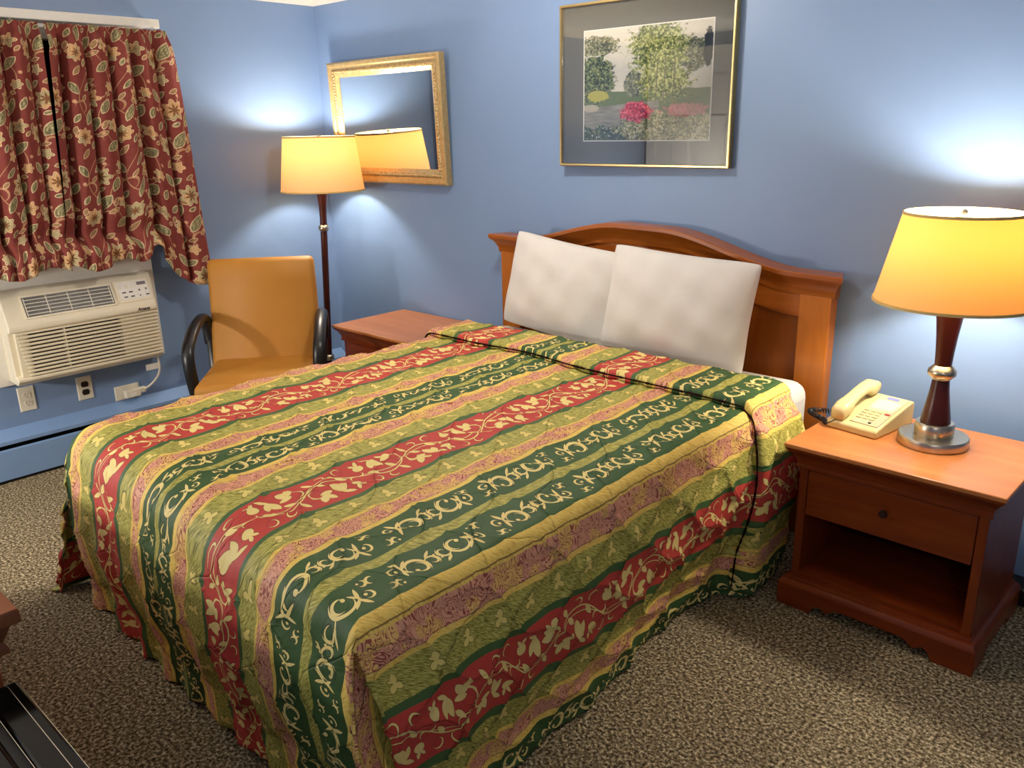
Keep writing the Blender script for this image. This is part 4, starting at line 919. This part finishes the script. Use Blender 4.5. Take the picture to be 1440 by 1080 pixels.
# ------------------------------------------------------------------ wall outlets
def outlet(y, z, label, face, horiz=False):
    t = empty('wall_outlet', label, 'outlet', (0.0, y, z), 0, 'outlets below the air conditioner')
    hw, hh = (0.062, 0.0375) if horiz else (0.0365, 0.0585)
    MB().add([(0, -hw, -hh), (0, hw, -hh), (0, hw, hh), (0, -hw, hh), (0.006, -hw + 0.004, -hh + 0.004), (0.006, hw - 0.004, -hh + 0.004), (0.006, hw - 0.004, hh - 0.004), (0.006, -hw + 0.004, hh - 0.004)],
             [(0, 3, 2, 1), (4, 5, 6, 7), (0, 1, 5, 4), (1, 2, 6, 5), (2, 3, 7, 6), (3, 0, 4, 7)]).build('plate', 'bone_plastic', t, bevel=0.0015)
    if not horiz:
        for s in (-1, 1):
            vs = []; n_ = 24
            for d_ in (0.0055, 0.0085):
                for q in range(n_):
                    an = 2 * PI * q / n_; zz = max(-0.0135, min(0.0135, 0.0172 * math.sin(an))); vs.append((d_, 0.0172 * math.cos(an), s * 0.0195 + zz))
            rc = MB().add(vs, [tuple(range(n_))[::-1], tuple(range(n_, 2 * n_))] + [(q, (q + 1) % n_, n_ + (q + 1) % n_, n_ + q) for q in range(n_)]).build('receptacle', face, t)
            if face != 'outlet_brown':
                MB().box(0.0086, 0.009, -0.0075, -0.0055, s * 0.0195 + 0.000, s * 0.0195 + 0.008).box(0.0086, 0.009, 0.0055, 0.0075, s * 0.0195 + 0.001, s * 0.0195 + 0.007).box(0.0086, 0.009, -0.0022, 0.0022, s * 0.0195 - 0.010, s * 0.0195 - 0.006).build('slots', 'outlet_brown', rc)
    return t
outlet(-1.752, 0.352, 'white wall outlet with two white sockets, farthest left under the air conditioner', 'bone_plastic')
outlet(-1.498, 0.342, 'white wall outlet plate with two dark brown sockets under the air conditioner', 'outlet_brown')
outlet(-1.305, 0.274, 'sideways white outlet plate holding the plug of the air conditioner', 'bone_plastic', True)

# ------------------------------------------------------------------ curtains
rod = MB().box(0.03, 0.075, -2.32, -0.918, 1.968, 2.008).box(0.0, 0.03, -2.28, -2.26, 1.975, 2.0).box(0.0, 0.03, -0.95, -0.93, 1.975, 2.0).build('curtain_rod', 'white_enamel', None, bevel=0.004)
tag(rod, 'white traverse curtain rod across the top of the left wall window', 'curtain rod')
def curtain(ya, yb, pleat, label, seed, right):
    """ya..yb along the wall (ya nearer the camera's left), pleats every pleat metres"""
    rs = np.random.RandomState(seed)
    t_ = empty('curtain', label, 'curtain', (0.0, (ya + yb) / 2, 1.95), 0, 'floral curtains over the window')
    ny, nz = int((yb - ya) / 0.0045), 120
    sy = np.linspace(0, 1, ny); sz = np.linspace(0, 1, nz); S, T = np.meshgrid(sy, sz)
    yt = ya + (yb - ya) * S
    # top edge narrower than the hem: cloth fans out downwards at its outer end
    zb_far = 0.92
    zhem = np.full_like(S, 0.935) - 0.02 * np.sin(S * 17 + seed)
    if right:
        e = sstep(0.60, 0.78, S); zhem = zhem + 0.085 * np.exp(-((S - 0.575) / 0.06) ** 2) - 0.135 * e
    Z = 1.957 + (zhem - 1.957) * T
    ph = 2 * np.pi * (yt - ya) / pleat
    drift = 0.9 * (rs.rand() - 0.5) * T + 0.5 * np.sin(3 * T + rs.rand() * 6) + 0.6 * np.sin(ph * 0.31 + 2.2 * T + rs.rand() * 6) * T
    fold = np.cos(ph + drift)
    sharp = 2 * np.abs(np.cos(0.5 * (ph + drift))) ** 0.75 - 1.1
    tuck = sstep(0.0, 0.10, T)
    amp_ = 0.008 + 0.046 * tuck * (0.75 + 0.25 * np.sin(ph * 0.37 + 1))
    X = 0.108 + amp_ * sharp + 0.010 * np.cos(2 * ph + 3 * T)
    X = X - 0.012 * sstep(0.06, 0.0, T) + 0.035 * np.clip(T, 0, 1)
    # pinch pleats stand out at the heading
    pin = np.exp(-((np.mod(ph / (2 * np.pi) + 0.5, 1) - 0.5) * pleat / 0.012) ** 2) * sstep(0.13, 0.10, T); X = X + 0.012 * pin
    offs = (1 - sstep(0.60, 0.74, S)) if right else np.ones_like(S)
    Y = yt + 0.010 * np.sin(ph + drift) * tuck * (1 - 0.85 * sstep(1.075, 1.0, Z) * offs)
    # sill pushes the cloth out near the bottom and crumples the hem
    sill = sstep(1.075, 1.0, Z); off = np.ones_like(S)
    if right: off = 1 - sstep(0.60, 0.74, S)
    X = X + sill * off * (0.062 + 0.004 * np.sin(yt * 60) + 0.008 * np.sin(yt * 23 + 2)) - off * sstep(1.16, 1.075, Z) * (1 - sill) * 0.03
    X = X - off * sill * 0.88 * amp_ * sharp
    if right:
        Y = Y + (0.050 * S - 0.085 * (1 - S)) * T; X = X + 0.03 * sstep(0.75, 1.0, S) * T
    else: Y = Y - 0.070 * S * T
    A = np.stack([X, Y - (ya + yb) / 2, Z - 1.95], -1)
    U = S * (yb - ya) * 1.55; V = -T * 1.02
    mb = MB(); mb.grid(A); uvl = np.stack([U, V], -1).reshape(-1, 2).tolist()
    for q in range(int((yb - ya) / pleat) + 1):      # stitched pinch pleats standing out of the heading
        yy = ya + q * pleat
        if yy < ya + 0.03 or yy > yb - 0.015: continue
        an, zz = np.meshgrid(np.linspace(-PI * 0.62, PI * 0.62, 9), np.linspace(0, 1, 9))
        rr_ = 0.0085 + 0.004 * (1 - zz) - 0.003 * np.sin(PI * zz)
        G = np.stack([0.100 + 0.016 * np.cos(an) * (rr_ / 0.010) + 0.006, yy - (ya + yb) / 2 + rr_ * np.sin(an) + 0.004 * np.sin(zz * 9 + q), 0.006 - 0.105 * zz], -1)
        mb.grid(G); uvl += np.stack([(yy - ya) * 1.55 + an * 0.012, -0.1 * zz], -1).reshape(-1, 2).tolist()
    o = mb.build('cloth', 'curtain', t_, uvs=uvl, angle=180)
    o.modifiers.new('thickness', 'SOLIDIFY').thickness = 0.0025
    o.data.materials.append(M['curtain_lining'])
    n_ = int((yb - ya) / pleat)
    for q in range(n_ + 1):
        yy = ya + q * pleat
        if yy < max(ya + 0.02, -1.75) or yy > yb - 0.02: continue
        MB().tube([(0.098, yy - (ya + yb) / 2, 0.002), (0.078, yy - (ya + yb) / 2, 0.008), (0.077, yy - (ya + yb) / 2, 0.016)], 0.0022, 6).build('hook', 'brushed_nickel', t_)
    return t_
curtain(-2.29, -1.462, 0.105, 'brick red floral curtain panel farther from the chair, cut off by the photo edge', 2, False)
curtain(-1.445, -0.905, 0.100, 'brick red floral curtain panel nearer the chair, with a hanging corner', 5, True)

# ------------------------------------------------------------------ dresser and black refrigerator in the near left corner
ds = empty('dresser', 'reddish brown wooden dresser corner at the lower left edge of the photo', 'dresser', (2.0, -2.76, 0))
MB().stack([(-1.05, 0.405, -0.25, 0.245, 0.587), (-1.055, 0.41, -0.25, 0.25, 0.591), (-1.055, 0.41, -0.25, 0.25, 0.616), (-1.052, 0.407, -0.25, 0.247, 0.620)]).build('top', 'dresser_wood', ds)  # left end lengthened out of view to shade the floor and bed foot
MB().stack([(-1.02, 0.370, -0.25, 0.212, 0.515), (-1.03, 0.385, -0.25, 0.226, 0.520), (-1.03, 0.385, -0.25, 0.226, 0.530), (-1.025, 0.378, -0.25, 0.220, 0.545), (-1.04, 0.395, -0.25, 0.235, 0.5865)]).build('top_moulding', 'dresser_wood', ds, angle=30)
MB().box(-1.01, 0.36, -0.25, 0.195, 0.08, 0.515).build('carcase', 'dresser_wood', ds, bevel=0.003)
MB().stack([(-1.02, 0.372, -0.25, 0.212, 0.0), (-1.02, 0.372, -0.25, 0.212, 0.06), (-1.012, 0.362, -0.25, 0.20, 0.08)]).build('plinth', 'dresser_wood', ds)
for zz in (0.10, 0.31):
    for (a, b) in ((-0.99, -0.555), (-0.545, -0.105), (-0.095, 0.34)):
        d = MB().box(a, b, 0.195, 0.212, zz, zz + 0.19).build('drawer', 'dresser_wood', ds, bevel=0.003)
        MB().tube([((a + b) / 2, 0.212, zz + 0.1), ((a + b) / 2, 0.235, zz + 0.1)], 0.012, 14).build('knob', 'bright_knob', d)
rf = empty('mini_refrigerator', 'glossy black boxy refrigerator with edge highlights laid on as thin wires in the lower left corner', 'refrigerator', (2.70, -2.80, 0))
MB().box(-0.24, 0.24, -0.24, 0.175, 0.03, 0.50).build('cabinet', 'glossy_black', rf, bevel=0.010, seg=3)
MB().box(-0.243, 0.243, 0.190, 0.252, 0.045, 0.502).build('door', 'glossy_black', rf, bevel=0.007, seg=3)
for nm_, yy, zz in (('edge_highlight', 0.250, 0.4995), ('edge_highlight', 0.231, 0.5025), ('edge_highlight', 0.189, 0.5025)):  # bright wires stand in for highlights along the glossy edges
    MB().tube([(-0.236, yy - 0.006, zz - 0.002), (-0.230, yy, zz), (0.236, yy, zz)], 0.0006, 6).build(nm_, 'brushed_nickel', rf)
MB().box(-0.235, 0.235, 0.175, 0.190, 0.05, 0.490).build('door_gasket', 'black_rubber', rf)
for sx in (-1, 1):
    for yy in (-0.2, 0.14): MB().lathe([(0.018, 0), (0.018, 0.03)], (sx * 0.2, yy), 14).build('foot', 'black_rubber', rf)
